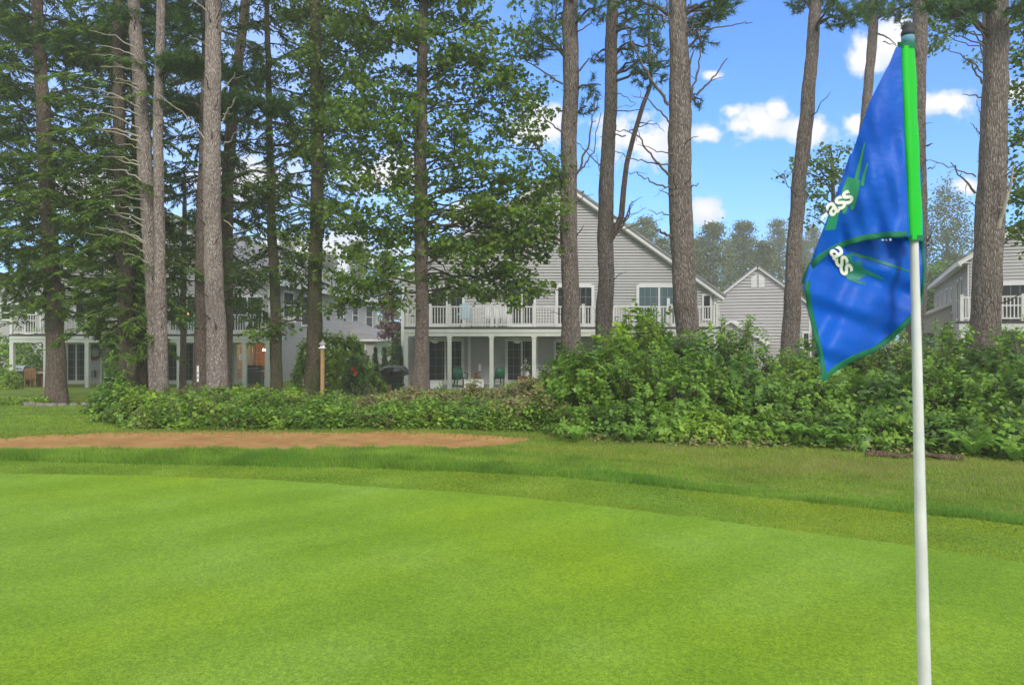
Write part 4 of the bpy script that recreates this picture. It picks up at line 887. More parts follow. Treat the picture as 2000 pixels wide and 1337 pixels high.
# background conifers that close the left side
BGC = [(-25,24,3.2,'dark conifer behind the hemlock of the stone bed, at the far left edge'),(236,25,2.6,'dark conifer standing between the stone-bed hemlock and the mossy stems'),(402,24,3.4,'dark conifer whose crown fills the gap right of the crossing pale pines'),(612,25,5.0,'dark conifer behind the slim layered conifer'),(-60,20,3.0,'dark hemlock just beyond the left edge')]
for i, (px, Yb, zc, lab) in enumerate(BGC):
    r, k = simple(lab, 'hemlock', Yb, px, [(px + 2,0,8),(px,640,11)], 'brown_bark', 17, 40 + i, 'conifer_tree', 'dark conifers behind the front row')
    hemlock_crown(r, k, zc, 16.5, lambda z: 2.5 - max(0, z-8)*.14, M['hemlock_far'], .22, 50 + i, (.2, .055))
r, k = simple('small broad-leaved tree showing under the conifers beside the left deck', 'maple', 26, 360, [(360,420,9),(358,700,12)], 'maple_bark', 7.5, 51, 'maple_tree')
leaf_crown(r, 26, [(340,530,36,30,10),(370,600,30,26,8),(345,590,30,26,7),(480,560,40,34,12),(490,600,46,26,12),(350,470,40,36,9),(450,520,36,30,8),(500,500,40,40,9)], M['maple'], k, 52, OVAL, .13, .8)
r, k = simple('purple-leaved tree between the left house and the middle deck', 'maple', 44, 765, [(765,560,5),(768,760,7)], 'maple_bark', 4.4, 53, 'purple_tree')
leaf_crown(r, 44, [(762,600,22,24,14),(775,640,22,24,14),(750,650,14,22,8),(770,670,18,18,8)], M['purple'], k, 54, OVAL, .2, .9, per=28)
FAR = [(770,700,34,30,'bush',38,'dark green shrub below the purple tree'),(745,560,40,60,'tree',80,'distant tree in the gap left of the middle house')]
r, k = simple(FAR[0][6], 'shrub', 38, 775, [(775,690,4),(775,750,5)], 'maple_bark', .8, 55, 'shrub')
r['category'] = 'shrub'; leaf_crown(r, 38, [(770,690,22,26,22),(790,660,14,20,12),(800,700,22,36,22),(760,720,16,18,12)], M['bush_dark'], k, 56, OVAL, .16, .9, per=30)
# far hazy tree line
g_ = np.random.default_rng(66); fl = []
spec = [(1235,440),(1262,428),(1292,470),(1365,470),(1392,440),(1425,475),(1452,436),(1490,478),(1520,432),(1562,470),(1590,445),(1625,480),(1700,470),(1760,465),(1860,500),(560,470),(640,500),(700,475),(755,500),(90,470),(1180,460),(900,470),(-120,480),(-260,455),(-400,490),(-560,460),(-760,480),(-1000,460),(2120,470),(2260,450),(2420,480),(2620,460)]
for i, (px, py) in enumerate(spec):
    Yb = 95 + g_.uniform(-12, 22); X = XP(px, Yb); zt = ZP(py, Yb); base = -1.5
    near = sorted([abs(px - q[0]) for q in spec])[1]
    place = {0: 'just right of the middle gable', 1: 'second right of the middle gable', 2: 'left of the thick central pine', 3: 'just right of the thick central pine', 4: 'over the left eave of the small gable house', 5: 'between two taller ones over the small gable house', 6: 'directly above the small gable house, left of its peak', 7: 'over the peak of the small gable house', 8: 'over the right slope of the small gable house', 9: 'directly left of the flag', 10: 'behind the leaning pine and flag'}.get(i, None)
    lab = f'far hazy pine {place}' if place else 'far hazy tree of the distant wood glimpsed behind nearer things'
    r = empty('distant_pine', (X, Yb, base), 0, lab, 'tree', 'far hazy trees of the distant wood')
    t = TB(); t.add(np.array([(X, Yb, base), (X + .2, Yb, zt * .6), (X, Yb, zt)]), [.35, .25, .06], 7); t.build('trunk', M['brown_bark'], r, r.location)
    n = 300; s = g_.random(n) ** .8; zz_ = base + 2 + (zt - base - 1.8) * s; Rr = (4.2 * (1 - s) ** .7 + .4) * np.sqrt(g_.random(n)) * (1 + .5 * (vnoise(zz_ * 0 + i * 3, zz_, .9, i) - .5)) * g_.uniform(.6, 1.15, n); a_ = g_.uniform(0, 6.283, n)
    cp = np.stack([X + Rr * np.cos(a_), Yb + Rr * np.sin(a_), zz_ - .1 * Rr], -1); per = 26; pos = np.repeat(cp, per, 0) + g_.normal(0, .38, (n * per, 3)) * np.array([1.3, 1.3, .55])
    ch = [leaves(pos, g_.normal(0, 1, (n*per, 3)), g_.normal(0, .6, (n*per, 3)) + np.array([0, 0, 1]), .34, .2, DIAMOND)]
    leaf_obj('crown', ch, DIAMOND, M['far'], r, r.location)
# broad far trees low behind the houses
for i, (px, py, wd, lab, mm) in enumerate([(1850,350,44,'tall pale-green tree with hanging boughs right of the flag', 'far'),(1845,505,50,'round light green tree behind the turned house', 'maple_light'),(1400,560,60,'rounded tree in the haze left of the small gable house','far'),(1585,500,50,'rounded tree between the leaning pine and the flag','far'),(1500,545,60,'rounded tree right behind the small gable house','far'),(1250,530,60,'rounded tree behind the right slope of the middle house','far'),(1700,540,70,'rounded tree behind the flag','far')]):
    Yb = 70 if i != 1 else 58; X = XP(px, Yb); zt = ZP(py, Yb); rx = wd / F * Yb; base = -1.5
    r = empty('distant_tree', (X, Yb, base), 0, lab, 'tree', 'round far trees behind the houses')
    t = TB(); t.add(np.array([(X, Yb, base), (X, Yb, zt * .7)]), [.4, .12], 7); t.build('trunk', M['brown_bark'], r, r.location)
    n = 300; q = unit(g_.normal(0, 1, (n, 3))) * (g_.random((n, 1)) ** .35); hz_ = (zt - base) / 2 * .9
    cp = np.array([X, Yb, base + (zt - base) * .55]) + q * np.array([rx, rx, hz_]); cp[:, 0] += .25 * rx * (vnoise(cp[:, 2], cp[:, 0], 1.3, 5) - .5); per = 26
    pos = np.repeat(cp, per, 0) + g_.normal(0, .33, (n * per, 3)) * np.array([1, 1, 1.4 if i == 0 else .6])
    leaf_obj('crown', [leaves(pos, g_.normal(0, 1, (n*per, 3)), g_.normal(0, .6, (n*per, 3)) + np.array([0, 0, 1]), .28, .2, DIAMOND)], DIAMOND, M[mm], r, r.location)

# ================================================================ shrubs
def bush(label, X, Y, rx, ry, h, m='bush', size=.085, n=300, seed=0, per=11, T=OVAL, name='bush', cat='bush', group=None, rough=.18, zb_=None, cone=False, parts=True, twm='twig'):
    g_ = np.random.default_rng(seed); z0 = float(ground(X, Y)) if zb_ is None else zb_
    r = empty(name, (X, Y, z0), 0, label, cat, group)
    q = unit(g_.normal(0, 1, (n, 3))); q[:, 2] = np.abs(q[:, 2]); k = g_.random(n)
    rad = np.where(k < .75, g_.uniform(.82, 1.05, n), g_.uniform(.35, .85, n))[:, None]
    lump = 1 + rough * 2 * (vnoise(q[:, 0] * 3 + seed, q[:, 1] * 3 + q[:, 2] * 5, 1, seed % 50) - .5)[:, None]
    c = np.array([X, Y, z0]) + q * rad * lump * np.array([rx, ry, h])
    if cone:
        s = g_.random(n); a_ = g_.uniform(0, 6.283, n); rr = (1 - s) ** .8 * (.75 + .25 * g_.random(n)) * (1 - .35 * np.exp(-s * 8)); c = np.stack([X + rx * rr * np.cos(a_), Y + ry * rr * np.sin(a_), z0 + h * (.02 + .98 * s)], -1); q = unit(np.stack([np.cos(a_), np.sin(a_), .5 + 0 * a_], -1))
    out = unit(q * np.array([1, 1, .6]) + np.array([0, 0, .55]) + g_.normal(0, .28, (n, 3)))
    np_ = n * per; od = np.repeat(out, per, 0); rad_ = unit(g_.normal(0, 1, (np_, 3))); rad_ -= (rad_ * od).sum(1, keepdims=True) * od; rad_ = unit(rad_)
    lay = g_.uniform(-2.2, .25, (np_, 1)); pos = np.repeat(c, per, 0) + od * size * lay + rad_ * size * .12
    d = rad_ + od * g_.uniform(-.1, .55, (np_, 1)); d[:, 2] -= .18
    s_ = size * g_.uniform(.65, 1.2, np_); ch = [leaves(pos, d, od + g_.normal(0, .25, (np_, 3)), s_, s_ * .8, T)]
    leaf_obj('foliage', ch, T, M[m], r, r.location)
    t = TB(); o = np.array([X, Y, z0])
    for p_ in c[::6]:
        st = o + np.array([(p_[0]-X)*.25, (p_[1]-Y)*.25, -.03]); t.add(limb_path(st, p_, -.05, 5, .05, g_), np.linspace(.011, .004, 5), 4)
    t.build('stems', M[twm], r, r.location); return r, c

# large bushes on the right: (px centre, Y, rx, h above ground, material)
G1 = 'big leafy bushes under the right-hand pines'
RB = [ # back row
 (1130,14.0,1.0,1.45,'bush','leafy bush in front of the left half of the straight central pine, against the deck'),
 (1240,13.8,1.0,2.05,'bush_yellow','tall light green bush top poking up before the deck rail between two pines'),
 (1200,14.8,1.1,1.75,'bush_dark','bush hiding the foot of the forked pine'),
 (1405,14.0,1.05,2.0,'bush','tall bush right of the thick central pine, reaching the middle eave'),
 (1320,12.9,.95,1.4,'bush_dark','dark bush at the foot of the thick central pine'),
 (1470,13.2,1.0,1.6,'bush','bush below the small gable house'),
 (1560,13.4,1.0,1.30,'bush_yellow','yellow-green bush at the foot of the leaning pine'),
 (1640,14,1.1,1.6,'bush_dark','bush below the tip of the flag, at the back'),
 (1725,13.5,1.0,1.6,'bush','bush left of the white pole, at the back'),
 (1850,13.2,1.0,1.6,'bush','bush right of the white pole, below the turned house'),
 (1935,12.2,.9,1.35,'bush_dark','dark bush at the foot of the right-edge pine'),
 (2010,12.6,1.0,1.65,'bush','tallest bush at the right edge'),
 (1285,14.6,.7,2.0,'bush','narrow tall bush between the forked pine and the thick central pine'),
 # middle row
 (1150,12.0,.95,1.2,'bush','rounded bush at the left end of the thicket, right of the brown brush'),
 (1245,11.8,.9,1.3,'bush','full bush below the forked pine, second from the left end of the thicket'),
 (1350,11.3,.9,1.1,'bush','mid-height bush in the centre of the thicket'),
 (1450,11.4,.9,1.0,'bush_dark','darker bush left of the leaning pine, mid-height'),
 (1545,11.3,.85,.95,'bush','mid-height bush straight below the leaning pine'),
 (1640,11.2,.85,.95,'bush','mid-height bush straight below the flag'),
 (1730,11,.8,1.0,'bush_dark','dark bush immediately left of the pole, mid-height'),
 (1840,10.8,.85,1.05,'bush','mid-height bush immediately right of the pole'),
 (1935,10.5,.8,1.0,'bush','mid-height bush before the right-edge pine'),
 (2020,10.3,.8,1.1,'bush_dark','mid-height bush cut by the right edge'),
 # front row
 (1130,10.7,.55,.42,'bush','low front bush at the left end of the thicket'),
 (1215,10.45,.6,.5,'bush_dark','low front bush, second from the left end'),
 (1300,10.3,.6,.5,'bush','low front bush below the thick central pine'),
 (1385,10.2,.55,.42,'bush_yellow','low yellowish bush in the front of the thicket, left of the ferns'),
 (1460,10.1,.5,.42,'bush','low front bush left of the fern patch'),
 (1650,9.8,.5,.4,'bush_dark','low front bush behind the left end of the fallen log'),
 (1720,9.7,.5,.5,'bush','low front bush just left of the pole above the log'),
 (1850,9.5,.5,.5,'bush_dark','low front bush right of the pole above the log'),
 (1960,9.1,.5,.5,'bush','low front bush beside the bright fern at the right edge'),
]
for i, (px, Y, rx, h, m, lab) in enumerate(RB):
    g_ = np.random.default_rng(i + 700); n = int(360 * (rx * h / 1.0) ** .8 + 70)
    T = [OVAL, MAPLE, DIAMOND][i % 3]; sz = [.085, .11, .065][i % 3] * g_.uniform(.8, 1.2)
    r, c = bush(lab, XP(px, Y), Y, rx, rx * .9, h, m, sz, int(n * [1, .8, 1.5][i % 3]), 700 + i, 11, T, group=G1, rough=.3)
# shoots standing above the bush tops
for j, (px, Y, zt, lab) in enumerate([(1240,13.6,2.05,'leafy shoot standing above the light green bush before the deck'),(1275,13.4,1.9,'second leafy shoot before the deck, nearer the thick central pine'),(1395,13.8,1.95,'leafy shoot rising right of the thick central pine'),(1440,13,1.75,'pale leafy shoot below the left eave of the small gable house'),(1705,13,1.75,'sapling left of the pole with its top below the flag'),(1840,12.5,1.85,'sapling right of the pole below the turned house'),(1985,11.5,1.75,'sapling at the right edge')]):
    X = XP(px, Y); g_ = np.random.default_rng(900 + j); z0 = float(ground(X, Y)); r = empty('sapling', (X, Y, z0), 0, lab, 'sapling', 'young shoots in the thicket')
    t = TB(); ch = []
    for s_ in range(4):
        top = np.array([X + g_.uniform(-.25, .25), Y + g_.uniform(-.2, .2), zt - g_.uniform(0, .35)]); p = limb_path((X, Y, z0), top, 0, 8, .02, g_); t.add(p, np.linspace(.012, .004, 8), 4)
        n = 44; q = g_.uniform(.45, 1, n); pos = np.stack([np.interp(q, np.linspace(0, 1, 8), p[:, c]) for c in range(3)], -1); d = g_.normal(0, 1, (n, 3)); d[:, 2] = .2; ch.append(leaves(pos, d, g_.normal(0, .3, (n, 3)) + np.array([0, -.2, 1]), .10 * g_.uniform(.7, 1.2, n), .065, OVAL))
    leaf_obj('foliage', ch, OVAL, M['bush_yellow'], r, r.location); t.build('stems', M['twig'], r, r.location)
# ferns
def fern(label, px, Y, size, seed):
    X = XP(px, Y); g_ = np.random.default_rng(seed); z0 = float(ground(X, Y)); ch = []; t = TB()
    r = empty('fern', (X, Y, z0), 0, label, 'fern', 'ferns along the front of the thicket')
    for f_ in range(13):
        a_ = f_ * 2.4 + g_.uniform(-.3, .3); dr = np.array([math.cos(a_), math.sin(a_), 0]); Ls = size * g_.uniform(.7, 1.1); s = np.linspace(0, 1, 26)
        p = np.array([X, Y, z0]) + dr * (s[:, None] * Ls * .75) + np.array([0, 0, 1]) * (Ls * (1.45 * s - .95 * s ** 2))[:, None]; t.add(p[::5], np.linspace(.004, .002, len(p[::5])), 3)
        tan = unit(np.gradient(p, axis=0)); sd_ = unit(np.cross(tan, [0, 0, 1.0]))
        for sg in (-1, 1):
            d = sd_ * sg + tan * .45; wd = Ls * .19 * np.sin(np.pi * np.clip(s * .9 + .12, 0, 1)) + .01; nr = np.cross(tan, sd_) + g_.normal(0, .15, p.shape)
            ch.append(leaves(p[2:], d[2:], nr[2:], wd[2:], Ls * .036, DIAMOND))
    leaf_obj('fronds', ch, DIAMOND, M['fern'], r, r.location); t.build('stems', M['twig'], r, r.location)
for i, (px, Y, s_, lab) in enumerate([(1900,8.9,.55,'large bright fern at the front right, below the right-edge pine'),(1125,9.9,.42,'bright fern at the left front of the thicket, near the bunker tip'),(1600,9.75,.5,'fern below the flag tip at the front'),(1560,9.9,.5,'fern left of the others below the leaning pine'),(1650,9.5,.42,'low fern just above the left end of the log'),(1520,10.05,.45,'fern farthest left of the cluster below the leaning pine'),(1610,10.5,.65,'taller fern behind the fern cluster'),(1230,9.9,.38,'small fern at the thicket front below the forked pine'),(1800,9.2,.35,'small fern behind the pole by the log'),(1980,8.6,.4,'fern at the right edge')]):
    fern(lab, px, Y, s_, 1000 + i)

# undergrowth on the left and in the thicket gaps (uncountable)
def carpet(name, X, Y, hh, m, size, per, T, seed):
    g_ = np.random.default_rng(seed); n = len(X); z = ground(X, Y) + hh; c = np.stack([X, Y, z], -1); np_ = n * per
    od = unit(np.repeat(np.array([[0, -.25, 1.0]]), np_, 0) + g_.normal(0, .35, (np_, 3))); rad_ = unit(g_.normal(0, 1, (np_, 3)) * np.array([1, 1, .5]))
    pos = np.repeat(c, per, 0) + g_.normal(0, size * .7, (np_, 3)); s_ = size * g_.uniform(.6, 1.3, np_)
    o = leaf_obj(name, [leaves(pos, rad_, od, s_, s_ * .75, T)], T, m, None); return tag(o, kind='stuff')
g_ = np.random.default_rng(1200)
def carpet_pts(n, x0, x1, y0, y1, fn):
    px = g_.uniform(x0, x1, n); Y = g_.uniform(y0, y1, n); X = XP(px, Y); lo, hi = fn(px, Y); k = (Y > lo) & (Y < hi); return X[k], Y[k], px[k]
def lowlim(px, Y):
    lo = np.interp(px, [200,260,400,1000,1060,1100,1200], [12.5,10.95,10.9,10.9,10.7,10.3,10.2]) + .25 * vnoise(px, px*0, 30, 3); hi = np.interp(px, [200,260,700,760,860,1100], [13,17.2,17.5,14.2,17.5,17]); return lo, hi
def hgt(X, Y, px):
    e = Y - (10.9 + .25 * vnoise(px, px*0, 30, 3)); base = .52 * (.08 + .75 * vnoise(X, Y, .42, 31) ** 2.2 + .36 * vnoise(X, Y, 1.5, 32)) * sstep(e / .5 + .25); return base * np.interp(px, [210,300,600,700,830,1000,1100], [.7,1.1,1.0,.75,.9,1.1,1.3]) 
X, Y, px = carpet_pts(16000, 205, 1110, 10.8, 17.5, lowlim); h = hgt(X, Y, px)
k = g_.random(len(X)); carpet('undergrowth', X[k < .6], Y[k < .6], h[k < .6] * g_.uniform(.35, 1.1, (k < .6).sum()), M['under'], .048, 16, OVAL, 1)
carpet('undergrowth_broad', X[k > .72], Y[k > .72], h[k > .72] * g_.uniform(.5, 1.25, (k > .72).sum()), M['bush'], .07, 10, MAPLE, 2)
kk = vnoise(X, Y, .7, 71) > .62; carpet('undergrowth_dark', X[kk], Y[kk], (h * g_.uniform(.4, 1.3, len(h)))[kk], M['bush_dark'], .06, 10, DIAMOND, 7)
kk = (vnoise(X, Y, .5, 72) > .72) & (k < .5); carpet('undergrowth_brown', X[kk], Y[kk], (h * 1.05)[kk], M['dead'], .05, 7, DIAMOND, 8)
X, Y, px = carpet_pts(5200, 700, 1110, 11.2, 16.8, lambda px, Y: (np.interp(px, [700,860,1000,1100], [14,12.8,11.8,11]), np.interp(px, [700,860,1110], [15,15.5,16.8])))
kk = vnoise(X, Y, .8, 41) > .5; carpet('dead_brush', X[kk], Y[kk], (hgt(X, Y, px) * 1.25)[kk], M['dead'], .07, 8, DIAMOND, 3)
X, Y, px = carpet_pts(7000, 1080, 2200, 8.2, 13, lambda px, Y: (np.interp(px, [1080,1250,1500,1700,2000,2200], [10.3,9.9,9.6,9.35,8.55,8.2]), 13 + 0 * px)); e = Y - np.interp(px, [1080,1250,1500,1700,2000,2200], [10.3,9.9,9.6,9.35,8.55,8.2])
carpet('thicket_undergrowth', X, Y, (.04 + .2 * sstep(e / .8)) * (.5 + vnoise(X, Y, .5, 43)), M['under'], .07, 8, OVAL, 4)
X, Y, px = carpet_pts(2600, 1060, 2200, 8, 10.5, lambda px, Y: (np.interp(px, [1080,1250,1500,1700,2000,2200], [10.0,9.7,9.4,9.2,8.4,8.1]) - .05, np.interp(px, [1080,1250,1500,1700,2000,2200], [10.5,10.2,9.9,9.65,8.9,8.6]))); kk = vnoise(X, Y, .5, 44) > .5
carpet('leaf_litter', X[kk], Y[kk], .015 + 0 * X[kk], M['dead'], .06, 5, DIAMOND, 5)
# bare thin stems poking out of the undergrowth
t = TB()
for _ in range(320):
    px = g_.uniform(230, 1090); Y = g_.uniform(11.4, 16.5); X = XP(px, Y); z0 = float(ground(X, Y)); hh = g_.uniform(.35, .75); t.add(limb_path((X, Y, z0), (X + g_.uniform(-.3, .3), Y + g_.uniform(-.2, .2), z0 + hh), 0, 4, .06, g_), np.linspace(.006, .002, 4), 3)
tag(t.build('undergrowth_stems', M['twig']), kind='stuff')

LB = [(232,13.2,.55,.75,'bush','leafy shrub at the left end of the low brush, below the brown hemlock trunk'),(222,15.5,.35,1.05,'bush_dark','dark spiky shrub between the lawn and the brown hemlock trunk'),
 (270,12.5,.4,.62,'bush_yellow','small yellowish shrub before the mossy stem'),(475,15.6,.85,.62,'bush_yellow','soft light green shrub before the porch grill on the left patio'),(570,15.8,.7,.62,'bush_yellow','rounded light green shrub between the slim conifer and the bird house post'),
 (860,15,.55,.5,'bush','low green shrub right of the flared maple base'),(935,15.4,.75,.5,'bush','low clipped shrub before the middle patio'),(1010,15.2,.7,.5,'bush_yellow','low shrub before the middle patio door'),(1075,14.4,.55,.72,'bush_dark','dark shrub with loose sprays where the low brush meets the thicket'),
 (845,11.8,.4,.36,'bush_dark','bluish feathery low plant in the brush left of the bunker tip'),(500,12,.4,.4,'bush','low fresh green plant in the middle of the left brush'),(640,11.9,.38,.36,'bush','low broad-leaved plant in the brush below the bird house post')]
for i, (px, Y, rx, h, m, lab) in enumerate(LB):
    bush(lab, XP(px, Y), Y, rx, rx * .8, h, m, .07, int(150 + 160 * rx), 1300 + i, 10, [OVAL, DIAMOND][i % 2], group='shrubs in the low brush', rough=.3)
b_, _ = bush('large rounded light green bush with white flowers and a red bloom, beside the left house', XP(648, 27), 27, 1.7, 1.2, 2.45, 'bush_yellow', .13, 2600, 1400, 10, OVAL)
g_ = np.random.default_rng(5); q = TB(); vs = []
def blossoms(par, pts, size, m, name):
    n = len(pts); per = 6; pos = np.repeat(pts, per, 0) + g_.normal(0, size * .15, (n * per, 3)); leaf_obj(name, [leaves(pos, g_.normal(0, 1, (n*per, 3)), g_.normal(0, 1, (n*per, 3)), size, size * .8, OVAL)], OVAL, m, par, par.location)
blossoms(b_, np.array([P(g_.uniform(590, 700), g_.uniform(650, 750), 25.75) for _ in range(26)]), .06, M['petal_white'], 'white_flower')
b2_, _ = bush('dark-leaved rose shrub in front of the large light bush, bearing the red bloom', XP(694, 25.2), 25.2, .6, .5, 1.45, 'bush_dark', .08, 320, 1401, 10, OVAL)
blossoms(b2_, np.array([P(695, 728, 24.7), P(693, 722, 24.7)]), .13, M['petal_red'], 'red_flower')
for i, (px, Y, w_, h, lab) in enumerate([(733,29.5,.36,1.85,'pointed arborvitae left of the covered grill'),(751,32,.36,1.9,'pointed arborvitae directly behind the first one'),(782,33,.32,2.0,'slender arborvitae behind the covered grill')]):
    bush(lab, XP(px, Y), Y, w_, w_, h, 'cedar', .06, 420, 1410 + i, 9, DIAMOND, 'arborvitae', 'shrub', 'pointed arborvitae by the patio', cone=True)
bush('green hedge behind the grill at the far left patio', XP(45, 37), 37, 3.0, 1.2, 2.9, 'bush', .15, 900, 1420, 10, OVAL, 'hedge', 'hedge', zb_=-1.3)
bush('pale green shrub behind the porch at the left edge', XP(8, 31), 31, .8, .7, 1.0, 'bush_yellow', .1, 240, 1421, 10)
bush('small green potted-looking plant before the middle house wall', XP(1062, 30.2), 30.2, .5, .4, .75, 'bush', .08, 150, 1422, 10)
bush('grassy clump before the planter box', XP(743, 27.2), 27.2, .32, .25, .5, 'bush_yellow', .08, 120, 1423, 10)

X = g_.uniform(-7, 5, 900); Y = Yf(X) + g_.uniform(-.9, 2.4, 900) ; carpet('fallen_leaves', X, Y, .02 + 0 * X, M['dead'], .022, 1, DIAMOND, 91)

# ================================================================ flag and pole
YP = 1.285
def px3(px, py, Y=YP): return Vector(P(px, py, Y))
fl = empty('flagstick', tuple(px3(1812, 640 + 1.65 * F / YP)), 0, 'white golf flagstick with a dark knob on top, standing on the putting green', 'flagstick')
def rel(o, V): return np.asarray(V) - np.asarray(o.location)
bot = np.array(P(1820, 640 + 1.643 * F / YP, YP)); top = np.array(P(1773, 84, YP)); mid = np.array(P(1784, 470, YP))
t = TB(); zs = np.linspace(bot[2], top[2], 30); ppx = np.interp(ZP(0, YP) * 0 + HY - (zs - CAMZ) * F / YP, [84, 470, 700, 1000, 1337, 2400], [1773.5, 1785, 1791, 1797.5, 1806, 1832])
t.add(np.stack([XP(ppx, YP), 0 * zs + YP, zs], -1), np.interp(zs, [bot[2], top[2]], [.0155, .0058]), 18)
M['pole'] = painted('pole_fibreglass', (.55, .55, .535), .4, .14, 14)
t.build('pole', M['pole'], fl, fl.location)
def fbuild(mb, name, m, par, sm=True):
    o = mb.build(name, m, None, sm); me = o.data; off = par.matrix_world.translation if par.type == 'EMPTY' else Vector((0,0,0))
    o.parent = par; o.location = -Vector(par.location) ; return o
kx = XP(1773, YP); kz = ZP(84, YP)
b = MB(); b.lathe([(.006, -.004), (.0105, -.002), (.0112, .006), (.0112, .012)], (kx, YP, kz)); fbuild(b, 'collar', mat('collar_teal', (.10, .25, .32), .6), fl)
b = MB(); b.lathe([(.0095, .012), (.0118, .014), (.0118, .02), (.0095, .024), (.0100, .028), (.0098, .032), (.0065, .037), (.001, .0385)], (kx, YP, kz)); fbuild(b, 'knob', mat('knob_grey', (.045, .045, .055), .6, .2), fl)

# flag surface: photo outlines give the shape; depth function gives folds
fg = empty('flag', tuple(px3(1786, 280)), 0, 'blue nylon golf flag with bright green sleeve and green hem, hanging folded from the flagstick', 'flag')
M['nylon'] = mat('blue_nylon', (.0, .13, .6), .5, .3); g = G(M['nylon']); v = g.coord(); n_ = g.noise(v, 9, 4)
g.color(g.ramp(n_, [(.3, (.0, .085, .5)), (.7, (.0, .13, .62))])); g.b.inputs['Sheen Weight'].default_value = .2; g.b.inputs['Sheen Roughness'].default_value = .4; g.b.inputs['Sheen Tint'].default_value = (.6, .6, 1, 1)
wv = g.coord((1500, 1500, 1500)); g.bump(g.noise(v, 28, 3), .28, .012)
tr = g.n('BsdfTranslucent'); tr.inputs[0].default_value = (.0, .2, .85, 1); ms = g.n('MixShader'); ms.inputs[0].default_value = .3; g.l(g.b.outputs[0], ms.inputs[1]); g.l(tr.outputs[0], ms.inputs[2]); g.l(ms.outputs[0], g.t.nodes['Material Output'].inputs[0])
M['hem'] = painted('hem_green', (.006, .13, .06), .7, .25, 30)
M['sleeve'] = mat('sleeve_green', (.0, .42, .012), .5, .3); g = G(M['sleeve']); g.bump(g.noise(g.coord((1,1,.2)), 30, 3), .3, .006)
M['ink_green'] = mat('ink_green', (.02, .22, .10), .5); M['ink_dark'] = mat('ink_dark_green', (.015, .16, .12), .5); M['ink_white'] = mat('ink_white', (.66, .66, .6), .5)
def interp_curve(pts, t):
    p = np.array(pts, float); s = np.concatenate(([0], np.cumsum(np.linalg.norm(np.diff(p, axis=0), axis=1)))); s /= s[-1]; return np.stack([np.interp(t, s, p[:, 0]), np.interp(t, s, p[:, 1])], -1)
left_u = [(1750,92),(1738,122),(1718,160),(1698,200),(1680,252),(1664,300),(1650,345),(1634,390),(1614,440),(1598,482),(1584,520),(1575,548),(1572,566)]
right_u = [(1760,92),(1763,180),(1768,300),(1773,400),(1776,466)]
bottom_u = [(1572,566),(1578,542),(1590,522),(1608,505),(1632,490),(1660,478),(1690,470),(1725,465),(1776,463)]
def depth_u(px, py):
    s = np.clip((1765 - px) / 190, 0, 1); a = np.clip((py - 90) / 380, 0, 1)
    return YP - .012 + .010 * s - .014 * a * np.sin(s * 7.5 + .6) - .008 * a * np.sin(s * 15 - py * .012) - .0018 * a * np.sin(s * 30 + py * .05) + .05 * s ** 4 * np.clip((py - 330) / 230, 0, 1) + .004 * np.sin(py * .045 + px * .03) * a
def depth_l(px, py):
    s = np.clip((1808 - px) / 236, 0, 1); d = np.clip((py - 470) / 270, 0, 1)
    return YP + .034 + .012 * np.sin(s * 5 + 1.0) * (.4 + d) + .010 * np.sin(px * .045 + py * .028) * (.3 + d) + .005 * np.sin(px * .02 - py * .07) + .0022 * np.sin(px * .11 + py * .05) + .0018 * np.sin(px * .05 - py * .13) - .022 * s ** 6
def coons(Lf, Rt, Tp, Bt, nu, nv):
    """left, right run top to bottom; top, bottom run left to right"""
    uu = np.linspace(0, 1, nu); vv = np.linspace(0, 1, nv); Lc, Rc = interp_curve(Lf, vv), interp_curve(Rt, vv); Tc, Bc = interp_curve(Tp, uu), interp_curve(Bt, uu)
    U, V_ = np.meshgrid(uu, vv); U = U[..., None]; V_ = V_[..., None]
    return (1-U)*Lc[:, None] + U*Rc[:, None] + (1-V_)*Tc[None] + V_*Bc[None] - ((1-U)*(1-V_)*Lc[0] + U*(1-V_)*Rc[0] + (1-U)*V_*Lc[-1] + U*V_*Rc[-1])
def cloth(grid, dep, name, m, par, thick=.0009):
    nv, nu = grid.shape[:2]; px, py = grid[..., 0], grid[..., 1]; Y = dep(px, py); V = np.stack([XP(px, Y), Y, ZP(py, Y)], -1).reshape(-1, 3)
    i, j = np.meshgrid(np.arange(nv-1), np.arange(nu-1), indexing='ij'); a = i*nu + j; Fc = np.stack([a, a+1, a+nu+1, a+nu], -1).reshape(-1, 4)
    o = np_mesh(name, V, Fc, np.full(len(Fc), 4), m, par, par.location, True); s = o.modifiers.new('thickness', 'SOLIDIFY'); s.thickness = thick; s.offset = 0; return o
gu = coons(left_u, right_u, [(1750,92),(1760,92)], bottom_u, 50, 90)
left_l = [(1664,300),(1634,390),(1598,482),(1575,548),(1572,566),(1576,600),(1586,640),(1597,690),(1608,742)]
right_l = [(1798,330),(1801,400),(1805,470),(1808,520),(1806,560),(1799,606)]
gl = coons(left_l, right_l, [(1664,300),(1798,330)], [(1608,742),(1640,718),(1672,700),(1708,686),(1742,662),(1772,634),(1799,606)], 60, 90)
cloth(gu, depth_u, 'front_panel', M['nylon'], fg); cloth(gl, depth_l, 'back_panel', M['nylon'], fg)
